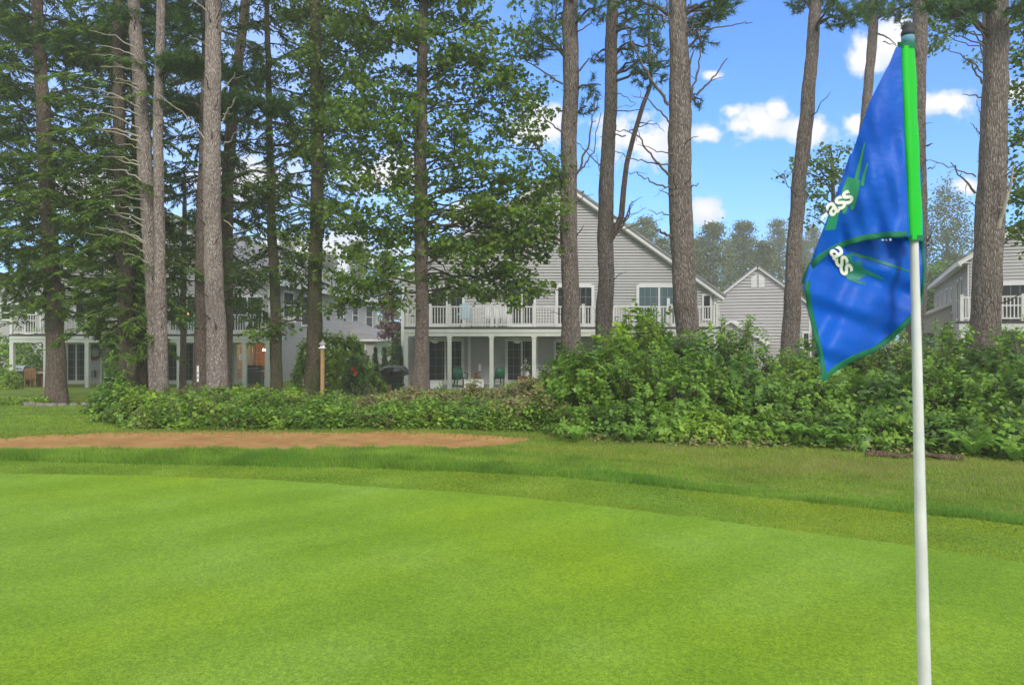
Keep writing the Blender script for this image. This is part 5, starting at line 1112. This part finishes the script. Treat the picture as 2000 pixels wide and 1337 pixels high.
# rounded fold joining the two panels along their common left edge
fe = interp_curve([(1664,300),(1634,390),(1614,440),(1598,482),(1584,520),(1575,548),(1572,566)], np.linspace(0, 1, 30)); V = []
for px, py in fe:
    a_, b_ = float(depth_u(px, py)), float(depth_l(px, py))
    for k in range(7): ph = math.pi * k / 6; Y_ = a_ + (b_ - a_) * (1 - math.cos(ph)) / 2; q = P(px - 5 * math.sin(ph) * .8, py, Y_); V.append(q)
i, j = np.meshgrid(np.arange(29), np.arange(6), indexing='ij'); a = i*7 + j; Fc = np.stack([a, a+1, a+8, a+7], -1).reshape(-1, 4); np_mesh('fold', V, Fc, np.full(len(Fc), 4), M['nylon'], fg, fg.location, True)
# hems
def hem(curve, dep, w, name, off=-.0016, side=1):
    c = interp_curve(curve, np.linspace(0, 1, 60)); d = np.gradient(c, axis=0); d /= np.linalg.norm(d, axis=1)[:, None]; nn = np.stack([-d[:, 1], d[:, 0]], -1) * side; V = []
    prof = [(0, .3), (.25, 1), (.5, 1.1), (.75, 1), (1, .3), (1, -1.2), (0, -1.2)]
    for p_, q_ in zip(c, nn):
        for s, h in prof: pp = p_ + q_ * w * s; Y_ = float(dep(*pp)) + off * h; V.append(P(pp[0], pp[1], Y_))
    m_ = len(prof); i, j = np.meshgrid(np.arange(59), np.arange(m_), indexing='ij'); a = i*m_ + j; b_ = i*m_ + (j+1) % m_; Fc = np.stack([a, b_, b_+m_, a+m_], -1).reshape(-1, 4); np_mesh(name, V, Fc, np.full(len(Fc), 4), M['hem'], fg, fg.location, True)
hem([(1576,556),(1580,542),(1590,522),(1608,505),(1632,490),(1660,478),(1690,470),(1725,465),(1771,463)], depth_u, 12, 'hem', side=-1)
hem([(1574,548),(1572,564),(1576,600),(1586,640),(1597,690),(1607,744)], depth_l, 10, 'hem', side=-1)
hem([(1607,744),(1640,720),(1672,702),(1708,688),(1742,664),(1772,636),(1799,608)], depth_l, 11, 'hem', side=-1)
hem([(1803,470),(1808,520),(1806,560),(1799,606)], depth_l, 6, 'hem', side=1)
# sleeve round the pole
V = []; n_ = 24; mz = 40
for i in range(mz):
    py = 86 + (467 - 86) * i / (mz - 1); c = np.interp(py, [86, 467], [1770.5, 1786.5]); hw = 16.5 + .8 * math.sin(py * .05)
    for k in range(n_):
        th = 2 * math.pi * k / n_; V.append(P(c + hw * math.cos(th), py + (3 if math.sin(th) < 0 else -2) * (i == 0), YP + .0125 * math.sin(th) * (1 if math.sin(th) > 0 else 1.15)))
i, j = np.meshgrid(np.arange(mz-1), np.arange(n_), indexing='ij'); a = i*n_ + j; b_ = i*n_ + (j+1) % n_; Fc = np.stack([a, b_, b_+n_, a+n_], -1).reshape(-1, 4)
np_mesh('sleeve', V, Fc, np.full(len(Fc), 4), M['sleeve'], fg, fg.location, True)
for py0, py1, nm in ((82, 94, 'sleeve_cuff'), (459, 470, 'sleeve_cuff')):
    V = []
    for i in range(4):
        py = py0 + (py1 - py0) * i / 3; c = np.interp(py, [86, 467], [1770.5, 1786.5]); e = 17.8
        for k in range(n_): th = 2*math.pi*k/n_; V.append(P(c + e * math.cos(th), py, YP + .0142 * math.sin(th)))
    i, j = np.meshgrid(np.arange(3), np.arange(n_), indexing='ij'); a = i*n_ + j; b_ = i*n_ + (j+1) % n_; Fc = np.stack([a, b_, b_+n_, a+n_], -1).reshape(-1, 4); np_mesh(nm, V, Fc, np.full(len(Fc), 4), M['hem'], fg, fg.location, True)
t = TB(); t.add(np.array([P(1765, 396, YP - .0135), P(1767, 430, YP - .0135), P(1769, 456, YP - .0135)]), .0017, 8); t.build('white_tie', M['ink_white'], fg, fg.location)
# print: polygons and letters laid on the cloth
def on_cloth(polys, dep, m, name, off):
    V = []; Fs = []; sz = []
    for pl in polys:
        # subdivide long thin polygons by slicing between paired sides
        n = len(pl) // 2; A_ = interp_curve(pl[:n], np.linspace(0, 1, 32)); B_ = interp_curve(pl[n:][::-1], np.linspace(0, 1, 32)); b0 = len(V)
        for a_, c_ in zip(A_, B_):
            for s in (0, .25, .5, .75, 1): p_ = a_ * (1 - s) + c_ * s; V.append(P(p_[0], p_[1], float(dep(*p_)) + off))
        for i in range(31):
            for k in range(4): q = b0 + i*5 + k; Fs += [q, q+1, q+6, q+5]; sz.append(4)
    return np_mesh(name, V, Fs, sz, m, fg, fg.location, True)
on_cloth([[(1688,278),(1676,320),(1668,350), (1676,352),(1682,325),(1690,280)], [(1693,318),(1684,345),(1680,362), (1687,364),(1690,345),(1696,320)], [(1655,345),(1640,385),(1630,415), (1672,395),(1678,372),(1680,352)],
          [(1624,402),(1618,428),(1610,450), (1632,448),(1636,430),(1640,408)], [(1648,392),(1646,405),(1644,418), (1652,417),(1656,402),(1660,390)], [(1664,388),(1662,398),(1660,410), (1668,409),(1671,398),(1674,384)]], depth_u, M['ink_green'], 'printed_leaf', -.0014)
on_cloth([[(1660,498),(1700,508),(1778,532), (1778,528),(1702,502),(1662,492)], [(1655,515),(1690,535),(1725,547), (1726,543),(1692,526),(1656,505)], [(1668,512),(1672,530),(1676,545), (1690,540),(1686,524),(1680,508)], [(1630,500),(1640,520),(1655,545), (1680,548),(1672,525),(1662,496)], [(1655,545),(1672,552),(1690,556), (1692,553),(1674,548),(1658,538)]], depth_l, M['ink_dark'], 'printed_leaf', -.0014)
def letters(txt, origin, ang, hgt_, dep, name, off, shear=.1, gap=0.9):
    cu = bpy.data.curves.new('txt', 'FONT'); cu.body = txt; cu.size = 1; cu.offset = .018; cu.space_character = gap; o = bpy.data.objects.new('txt', cu); COL.objects.link(o)
    dg = bpy.context.evaluated_depsgraph_get(); me = bpy.data.meshes.new_from_object(o.evaluated_get(dg)); bpy.data.objects.remove(o)
    import bmesh
    bm = bmesh.new(); bm.from_mesh(me); bmesh.ops.triangulate(bm, faces=bm.faces); bmesh.ops.subdivide_edges(bm, edges=bm.edges, cuts=4, use_grid_fill=True)
    ca, sa = math.cos(ang), math.sin(ang); k = hgt_ / .55
    for v in bm.verts:
        x_, y_ = (v.co.x + shear * v.co.y) * k * 1.05, v.co.y * k; px = origin[0] + x_ * ca + y_ * sa; py = origin[1] + x_ * sa - y_ * ca
        q = P(px, py, float(dep(px, py)) + off); v.co = Vector(q) - Vector(fg.location)
    m2 = bpy.data.meshes.new(name); bm.to_mesh(m2); bm.free(); m2.materials.append(M['ink_white']); o = bpy.data.objects.new(name, m2); link(o, fg); return o
letters('ass', (1623, 424), R(-37), 28, depth_u, 'lettering', -.0038)
letters('ass', (1619, 490), R(60), 28, depth_l, 'lettering', -.0038, 0)
on_cloth([[(1604,424),(1607,420),(1614,414), (1617,418),(1611,425),(1604,431)]], depth_u, M['ink_white'], 'lettering', -.0024)
on_cloth([[(1722,467),(1724,467),(1726,467), (1727,470),(1725,470),(1722,470)], [(1730,467),(1731,467),(1732,467), (1733,470),(1732,470),(1730,470)], [(1737,466),(1739,466),(1741,466), (1741,470),(1739,470),(1737,470)]], lambda a, b: depth_u(a, b) - .001, M['ink_white'], 'size_label', -.0024)

# ================================================================ small things
# fallen log
t = TB(); pts = np.array([P(px, py, Y) for px, py, Y in ((1690,899,8.85),(1735,897,8.8),(1780,891,8.75),(1830,888,8.7),(1880,886,8.65))]); pts[:, 2] = [float(ground(p[0], p[1])) + .045 for p in pts]
s = np.linspace(0, 4, 25); pts = np.stack([np.interp(s, range(5), pts[:, c]) for c in range(3)], -1); pts[:, 2] += .015 * np.sin(s * 3)
t.add(pts, .026 + .008 * np.sin(s * 2.2), 10, .22, 4)
M['log'] = bark('rotten_log', (.06, .038, .025), (.13, .085, .055), (.26, .19, .14), 3)
lg = t.build('fallen_log', M['log']); tag(lg, 'reddish-brown fallen log lying at the foot of the thicket behind the pole', 'log')
# stone ring round the hemlock
g_ = np.random.default_rng(77); cx_, cy_ = XP(118, 19), 19.0
for i in range(13):
    a_ = R(-165 + i * 13.5); rr = 1.0; X = cx_ + .25 + 1.15 * rr * math.cos(a_); Y = cy_ + .95 * rr * math.sin(a_); z0 = float(ground(X, Y)); b = MB(); sx, sy, sz_ = g_.uniform(.10, .15), g_.uniform(.08, .11), g_.uniform(.05, .075)
    ring = []
    for zz_, k in ((-.03, .95), (sz_ * .8, 1), (sz_ * 1.4, .8)):
        for j in range(7): th = 2*math.pi*j/7; ring.append((X + math.cos(a_ + math.pi/2) * sx * k * math.cos(th) - math.sin(a_+math.pi/2) * sy * k * math.sin(th), Y + math.sin(a_ + math.pi/2) * sx * k * math.cos(th) + math.cos(a_+math.pi/2) * sy * k * math.sin(th), z0 + zz_))
    b.add(ring, [tuple(range(6, -1, -1)), tuple(range(14, 21))] + [(r_*7+j, r_*7+(j+1)%7, (r_+1)*7+(j+1)%7, (r_+1)*7+j) for r_ in range(2) for j in range(7)])
    o = b.build('edging_stone', M['stone'], bevel=.012); tag(o, 'flat grey edging stone in the ring round the hemlock base', 'stone', 'edging stones round the hemlock')
X = cx_ - 1.2 + g_.uniform(-1.6, 1.2, 500); Y = 18.6 + g_.uniform(-.5, .6, 500); o = carpet('bed_plants', X, Y, .03 + .1 * g_.random(500), M['bush_yellow'], .07, 7, OVAL, 61)
X = cx_ + g_.uniform(.5, 2.2, 240); Y = 19.2 + g_.uniform(-.6, .6, 240); grass('bed_tall_grass', np.repeat(X, 8), np.repeat(Y, 8) + g_.normal(0, .04, 1920), .28 * g_.uniform(.5, 1.2, 1920), .014, M['grassdry'], .6)
# bird house on a post
Xb = XP(630, 18.4); zb0 = float(ground(Xb, 18.4)); bh = empty('bird_house', (Xb, 18.4, zb0), 0, 'small white bird house on a wooden post beside the dark trunk', 'bird house')
zt = ZP(680, 18.4) - zb0
b = MB(); b.box(-.042, .042, -.042, .042, -.1, zt); b.build('post', M['postwood'], bh)
b = MB(); b.box(-.085, .085, -.085, .085, zt, zt + .025); b.lathe([(.065, .025), (.065, .11)], (0, 0, zt), 8); b.build('house_body', M['white'], bh)
b = MB(); b.lathe([(.105, .11), (.1, .122), (.05, .165), (.012, .20), (.01, .23)], (0, 0, zt), 8); b.build('roof', mat('weathered_roof', (.33, .31, .29), .8), bh)
b = MB(); b.T = None; b.lathe([(.016, 0), (.016, .004)], (0, 0, 0), 10); o = b.build('entrance_hole', M['black'], bh); o.rotation_euler = (R(90), 0, 0); o.location = (0, -.064, zt + .07)
# covered grill and planters by the centre patio
Xg = XP(770, 30); zg_ = float(ground(Xg, 30)); cg = empty('covered_grill', (Xg, 30, zg_), 0, 'barbecue under a shiny black cover, left of the first white porch post', 'grill')
n = 28; prof = [(.15, .38, .24), (.3, .40, .26), (.62, .42, .28), (.66, .60, .30), (.84, .61, .31), (.98, .50, .27), (1.04, .34, .2), (1.06, .15, .10)]; V = []; g_ = np.random.default_rng(4)
for hz_, a_, c_ in prof:
    for i in range(n):
        th = 2*math.pi*i/n; cs, sn = math.cos(th), math.sin(th); e = (abs(cs)**3 + abs(sn)**3) ** (-1/3); w_ = 1 + .035*math.sin(th*9 + hz_*3) * (1.2 - hz_*.6) + g_.normal(0, .03); V.append((a_*cs*e*w_, c_*sn*e*w_, hz_ + g_.normal(0, .012)))
m_ = len(prof); b = MB(); b.add(V, [(j*n+i, j*n+(i+1)%n, (j+1)*n+(i+1)%n, (j+1)*n+i) for j in range(m_-1) for i in range(n)] + [tuple((m_-1)*n+i for i in range(n))]); b.build('cover', M['vinyl'], cg)
b = MB()
for s in (-1, 1): b.lathe([(.02, 0), (.08, .01), (.08, .05), (.02, .06)], (s*.42, 0, -.02), 10)
b.build('wheel', M['black'], cg)
def planter(label, px, Y, w_, h_, m, slats=True):
    X = XP(px, Y); z0 = float(ground(X, Y)); r = empty('planter_box', (X, Y, z0), 0, label, 'planter', 'planter boxes by the covered grill')
    b = MB()
    for k in range(3): zz_ = k * h_ / 3; b.box(-w_/2, w_/2, -.2, -.17, zz_ + .005, zz_ + h_/3 - .005); b.box(-w_/2, w_/2, .17, .2, zz_ + .005, zz_ + h_/3 - .005); b.box(-w_/2, -w_/2 + .03, -.17, .17, zz_ + .005, zz_ + h_/3 - .005); b.box(w_/2 - .03, w_/2, -.17, .17, zz_ + .005, zz_ + h_/3 - .005)
    b.build('boards', m, r)
    b = MB(); 
    for s in (-1, 0, 1): b.box(s*(w_/2 - .02) - .02, s*(w_/2 - .02) + .02, -.222, -.202, 0, h_)
    b.box(-w_/2 - .02, w_/2 + .02, -.235, -.15, h_ + .003, h_ + .028); b.build('frame', m, r)
    b = MB(); b.box(-w_/2 + .032, w_/2 - .032, -.168, .168, h_ - .08, h_ - .04); b.build('soil', M['soil'], r); return r
planter('pale wooden planter box on the lawn by the covered grill', 751, 28.3, .58, .24, M['postwood'])
planter('dark green planter box right of the pale wooden one', 777, 28.5, .5, .3, painted('green_wood', (.03, .07, .04), .7, .2))
# patio furniture ---------------------------------------------------------------
def chair(label, X, Y, z, rz, m, group=None, name='chair', s=1.0, cushion=None):
    r = empty(name, (X, Y, z), rz, label, 'chair', group)
    for sx in (-1, 1):
        for sy in (-1, 1): b = MB(); b.bar((sx*.26*s, sy*.25*s, 0), (sx*.26*s, sy*.24*s, (.62 if sy < 0 else .92)*s), .05*s); b.build('leg', m, r)
        b = MB(); b.box(sx*.26*s - .04*s, sx*.26*s + .04*s, -.3*s, .24*s, .622*s, .65*s); b.build('armrest', m, r)
    b = MB()
    for k in range(6): q = -.24 + k*.085; b.box(-.225*s, .225*s, q*s, (q+.07)*s, .40*s, .425*s)
    b.build('seat', m, r); b = MB()
    for k in range(6): q = -.2 + k*.075; b.box(q*s - .02*s, q*s + .025*s, .24*s, .265*s, .46*s, .88*s)
    b.box(-.23*s, .23*s, .235*s, .27*s, .882*s, .95*s); b.build('backrest', m, r)
    if cushion: b = MB(); b.box(-.21*s, .21*s, -.22*s, .2*s, .428*s, .5*s); b.build('cushion', cushion, r, bevel=.02)
    return r
pf = -1.28
chair('teak armchair turned away, between the grill and the table on the left patio', XP(66, 33.9), 33.9, pf, R(180), M['wood'], 'teak chairs on the left patio'); chair('teak armchair partly hidden by the porch post, right of the other one', XP(89, 34.7), 34.7, pf, R(20), M['wood'], 'teak chairs on the left patio')
tb_ = empty('patio_table', (XP(88, 34.3), 34.3, pf), 0, 'pale-topped teak table on the left patio', 'table'); 
b = MB(); b.box(-.55, .55, -.4, .4, .70, .73); b.build('tabletop', M['porch'], tb_)
for sx in (-1, 1):
    for sy in (-1, 1): b = MB(); b.box(sx*.48 - .03, sx*.48 + .03, sy*.33 - .03, sy*.33 + .03, 0, .698); b.build('leg', M['wood'], tb_)
def grill(label, X, Y, z, rz=0, cover=None):
    r = empty('gas_grill', (X, Y, z), rz, label, 'grill', 'gas grills on the left patio'); b = MB(); b.box(-.38, .38, -.25, .25, .12, .78); b.build('cabinet', M['black'], r)
    b = MB(); V = []
    for sx in (-.4, .4):
        for k in range(7): th = math.pi*k/6; V.append((sx, -.28*math.cos(th), .82 + .26*math.sin(th)))
    b.add(V, [tuple(range(7))[::-1], tuple(range(7, 14))] + [(k, k+1, k+8, k+7) for k in range(6)] + [(0, 7, 13, 6)]); b.build('lid', cover or M['steel'], r)
    b = MB(); b.bar((-.3, -.33, .95), (.3, -.33, .95), .03); b.bar((-.28, -.33, .95), (-.28, -.24, .95), .02); b.bar((.28, -.33, .95), (.28, -.24, .95), .02); b.build('handle', M['steel'], r)
    for s in (-1, 1): b = MB(); b.box(s*.56 - .17, s*.56 + .17, -.22, .22, .78, .81); b.build('side_shelf', M['steel'], r); b = MB(); b.bar((s*.33, -.2, 0), (s*.33, -.2, .14), .05); b.bar((s*.33, .2, 0), (s*.33, .2, .14), .05); b.build('leg', M['black'], r)
    return r
grill('black and steel gas grill under the left end of the deck', XP(37, 34.2), 34.2, pf); g2 = grill('dark covered grill behind the bright porch post, before the lit patio door', XP(497, 34.2), 34.2, pf, 0, M['vinyl'])
# wreath and lamp on the left wall
wr = MB(); nseg = 26; V = []; cxw, czw, yw = XP(184, 35.8), ZP(688, 35.8), 35.8
pts = np.array([(cxw + .33*math.cos(2*math.pi*i/nseg), yw, czw + .33*math.sin(2*math.pi*i/nseg)) for i in range(nseg + 1)])
g_ = np.random.default_rng(8); wre = empty('wreath', (cxw, yw, czw), 0, 'round wreath with reddish lower half hanging on the left house wall', 'wreath')
for part, sel, mm in (('greenery', lambda a_: math.sin(a_) > -.45, 'hemlock'), ('red_flower', lambda a_: math.sin(a_) <= -.45, 'dead_red')):
    if mm == 'dead_red': M['dead_red'] = leafmat('russet_petals', (.18, .04, .02), (.28, .08, .04), (.35, .14, .07), .2)
    aa = np.array([a_ for a_ in g_.uniform(0, 2*np.pi, 700) if sel(a_)]); pos = np.stack([cxw + (.33 + g_.normal(0, .035, len(aa)))*np.cos(aa), yw + g_.normal(0, .03, len(aa)), czw + (.33 + g_.normal(0, .035, len(aa)))*np.sin(aa)], -1)
    leaf_obj(part, [leaves(pos, g_.normal(0, 1, (len(aa), 3)), g_.normal(0, 1, (len(aa), 3)), .09, .05, OVAL)], OVAL, M[mm], wre, wre.location)
def box_thing(name, label, cat, X, Y, z, dims, m, extra=None, group=None):
    r = empty(name, (X, Y, z), 0, label, cat, group); w_, d_, h_ = dims; b = MB(); b.box(-w_/2, w_/2, -d_/2, d_/2, 0, h_); b.build('body', m, r, bevel=.012)
    b = MB(); b.box(-w_/2 - .02, w_/2 + .02, -d_/2 - .02, d_/2 + .02, h_ + .002, h_ + .045); b.build('lid', m, r, bevel=.01); return r
pc_ = -1.08
box_thing('storage_bench', 'long pale storage bench between two porch posts of the middle patio', 'bench', XP(926, 31.7), 31.7, pc_, (.9, .45, .33), M['white'])
box_thing('storage_box', 'white box behind the flared maple base at the left end of the middle patio', 'box', XP(849, 31.4), 31.4, pc_, (.68, .45, .26), M['white'])
box_thing('wooden_crate_table', 'dark wooden chest carrying the flower pot by the middle patio door', 'chest', XP(1024, 32.3), 32.3, pc_, (.62, .42, .42), M['wood'])
box_thing('meter_box', 'small grey wall box low on the left house wall below the wreath', 'box', XP(180, 35.75), 35.75, ZP(736, 35.75), (.28, .14, .30), mat('meter_grey', (.14, .17, .18), .6))
box_thing('wall_meter', 'white tap box with pot beside it on the middle house wall', 'box', XP(937, 33.25), 33.25, ZP(724, 33.25), (.13, .1, .28), M['white'])
fp_ = empty('flower_pot', (XP(1027, 32.25), 32.25, pc_ + .468), 0, 'white pot with pale flowers on the dark chest', 'flower pot')
b = MB(); b.lathe([(.09, 0), (.12, .02), (.14, .22), (.15, .24)]); b.build('pot', M['white'], fp_)
g_ = np.random.default_rng(6); q = g_.normal(0, .11, (120, 3)) + np.array([fp_.location.x, 32.25, pc_ + .468 + .40]); leaf_obj('foliage', [leaves(q, g_.normal(0, 1, q.shape), g_.normal(0, 1, q.shape), .1, .06, OVAL)], OVAL, M['maple_light'], fp_, fp_.location); blossoms(fp_, q[::8], .08, M['petal_white'], 'white_flower')
tp = empty('terracotta_pot', (XP(931, 32.9), 32.9, pc_ + .40), 0, 'small terracotta pot on the ledge of the middle patio', 'pot'); b = MB(); b.lathe([(.07, 0), (.10, .14), (.115, .145), (.115, .18), (.09, .18)]); b.build('pot', M['pot'], tp)
b = MB(); b.box(-.2, .2, -.15, .15, -.4, -.002); b.build('stand', M['wood'], tp)
def shell_chair(label, X, Y, z, rz):
    r = empty('plastic_chair', (X, Y, z), rz, label, 'chair', 'green plastic patio chairs'); b = MB()
    for sx in (-1, 1):
        for sy in (-1, 1): c = MB(); c.bar((sx*.24, sy*.22, 0), (sx*.2, sy*.18, .40), .05); c.build('leg', M['greenplastic'], r)
        c = MB(); c.bar((sx*.27, -.22, .62), (sx*.27, .24, .66), .06, .03); c.bar((sx*.25, -.21, .40), (sx*.27, -.22, .61), .045); c.build('armrest', M['greenplastic'], r)
    b.box(-.24, .24, -.24, .22, .40, .43); b.build('seat', M['greenplastic'], r, bevel=.012)
    b = MB(); V = []
    for k in range(9): u_ = -1 + 2*k/8; V += [(u_*.24, .24 + .03*(1-u_*u_), .43), (u_*.22, .33 + .04*(1-u_*u_), .86 + .06*(1-u_*u_))]
    b.add(V, [(2*k, 2*k+2, 2*k+3, 2*k+1) for k in range(8)]); o = b.build('backrest', M['greenplastic'], r, True); s = o.modifiers.new('t', 'SOLIDIFY'); s.thickness = .02; return r
shell_chair('dark green plastic chair left of the pale storage bench', XP(899, 31.9), 31.9, pc_, R(25)); shell_chair('green plastic chair right of the middle porch post', XP(972, 31.9), 31.9, pc_, R(-160))
def dome(label, px, py, Y):
    r = empty('ceiling_lamp', (XP(px, Y), Y, ZP(py, Y)), 0, label, 'lamp', 'domed porch ceiling lamps'); b = MB(); b.lathe([(.02, -.16), (.12, -.13), (.19, -.06), (.21, 0)], n=20); b.build('lamp_shade', M['white'], r, True); b = MB(); b.lathe([(.05, .001), (.05, .12)]); b.build('mount', M['white'], r)
dome('domed lamp under the porch ceiling before the left patio door of the middle house', 850, 664, 32.2); dome('domed lamp under the porch ceiling before the right patio door of the middle house', 1010, 664, 32.2)
ln = empty('lantern', (XP(470, 33.6), 33.6, ZP(702, 33.6)), 0, 'small white lantern-shaped feeder hanging left of the bright porch post', 'lantern'); b = MB(); b.lathe([(.05, 0), (.11, .01), (.10, .04), (.08, .05), (.08, .16), (.13, .17), (.02, .27), (.01, .3)], n=8); b.build('body', M['white'], ln); b = MB(); b.bar((0, 0, .3), (0, 0, .62), .012); b.build('cord', M['black'], ln)
# deck furniture
zdA = ZP(638, 31)
ac = chair('white armchair on the middle deck left of centre', XP(955, 32.3), 32.3, zdA, R(200), M['white'], 'white chairs on the middle deck'); chair('white armchair on the middle deck right of the other one', XP(985, 32.5), 32.5, zdA, R(160), M['white'], 'white chairs on the middle deck')
tw = empty('blue_chair', (XP(909, 32.2), 32.2, zdA), R(180), 'pale blue slatted chair on the middle deck', 'chair')
for sx in (-1, 1): b = MB(); b.bar((sx*.26, -.3, 0), (sx*.27, .3, .62), .06); b.build('leg', M['bluecloth'], tw); b = MB(); b.box(sx*.33 - .06, sx*.33 + .06, -.35, .3, .56, .59); b.build('armrest', M['bluecloth'], tw)
b = MB(); b.box(-.25, .25, -.3, .25, .33, .36); b.build('seat', M['bluecloth'], tw); b = MB()
for k in range(5): u_ = -.2 + .1*k; b.box(u_ - .043, u_ + .043, .25, .28, .362, 1.12 - 2.0*u_*u_)
b.build('backrest', M['bluecloth'], tw)
zdl = ZP(653, 33.4)
def deck_chair(label, px, rz): 
    r = chair(label, XP(px, 34.6), 34.6, zdl, rz, M['teal'], 'teal chairs on the left deck'); return r
deck_chair('teal chair on the left deck, left of the pair', 362, R(170)); deck_chair('teal chair on the left deck beside the dark marked trunk', 386, R(190)); 
dl = empty('indoor_light', (XP(363, 34.9), 34.9, ZP(611, 34.9)), 0, 'glowing orange indoor light of the left house, set outside over its deck', 'lamp'); b = MB(); b.lathe([(.03, -.1), (.11, -.06), (.13, .05), (.09, .14), (.03, .16)]); b.build('lamp_shade', mat('lit_shade', (1, .5, .2), .5, emit=(1, .45, .15), es=2.2), dl, True)  # stands for an orange light indoors, modelled outside the glass on an arm
b = MB(); b.bar((0, 0, .16), (0, .9, .16), .03); b.build('arm', M['black'], dl)

# ================================================================ haze
hb = MB(); hb.box(-95, 95, -35, 225, -4.2, 34)
M['haze'] = bpy.data.materials.new('haze_air'); M['haze'].use_nodes = True; nt_ = M['haze'].node_tree; nt_.nodes.clear(); vo = nt_.nodes.new('ShaderNodeVolumePrincipled'); vo.inputs['Color'].default_value = (1, .985, .94, 1); vo.inputs['Density'].default_value = .002; vo.inputs['Anisotropy'].default_value = .2
ou = nt_.nodes.new('ShaderNodeOutputMaterial'); nt_.links.new(vo.outputs[0], ou.inputs['Volume'])
hz_o = hb.build('haze', M['haze']); tag(hz_o, kind='stuff')
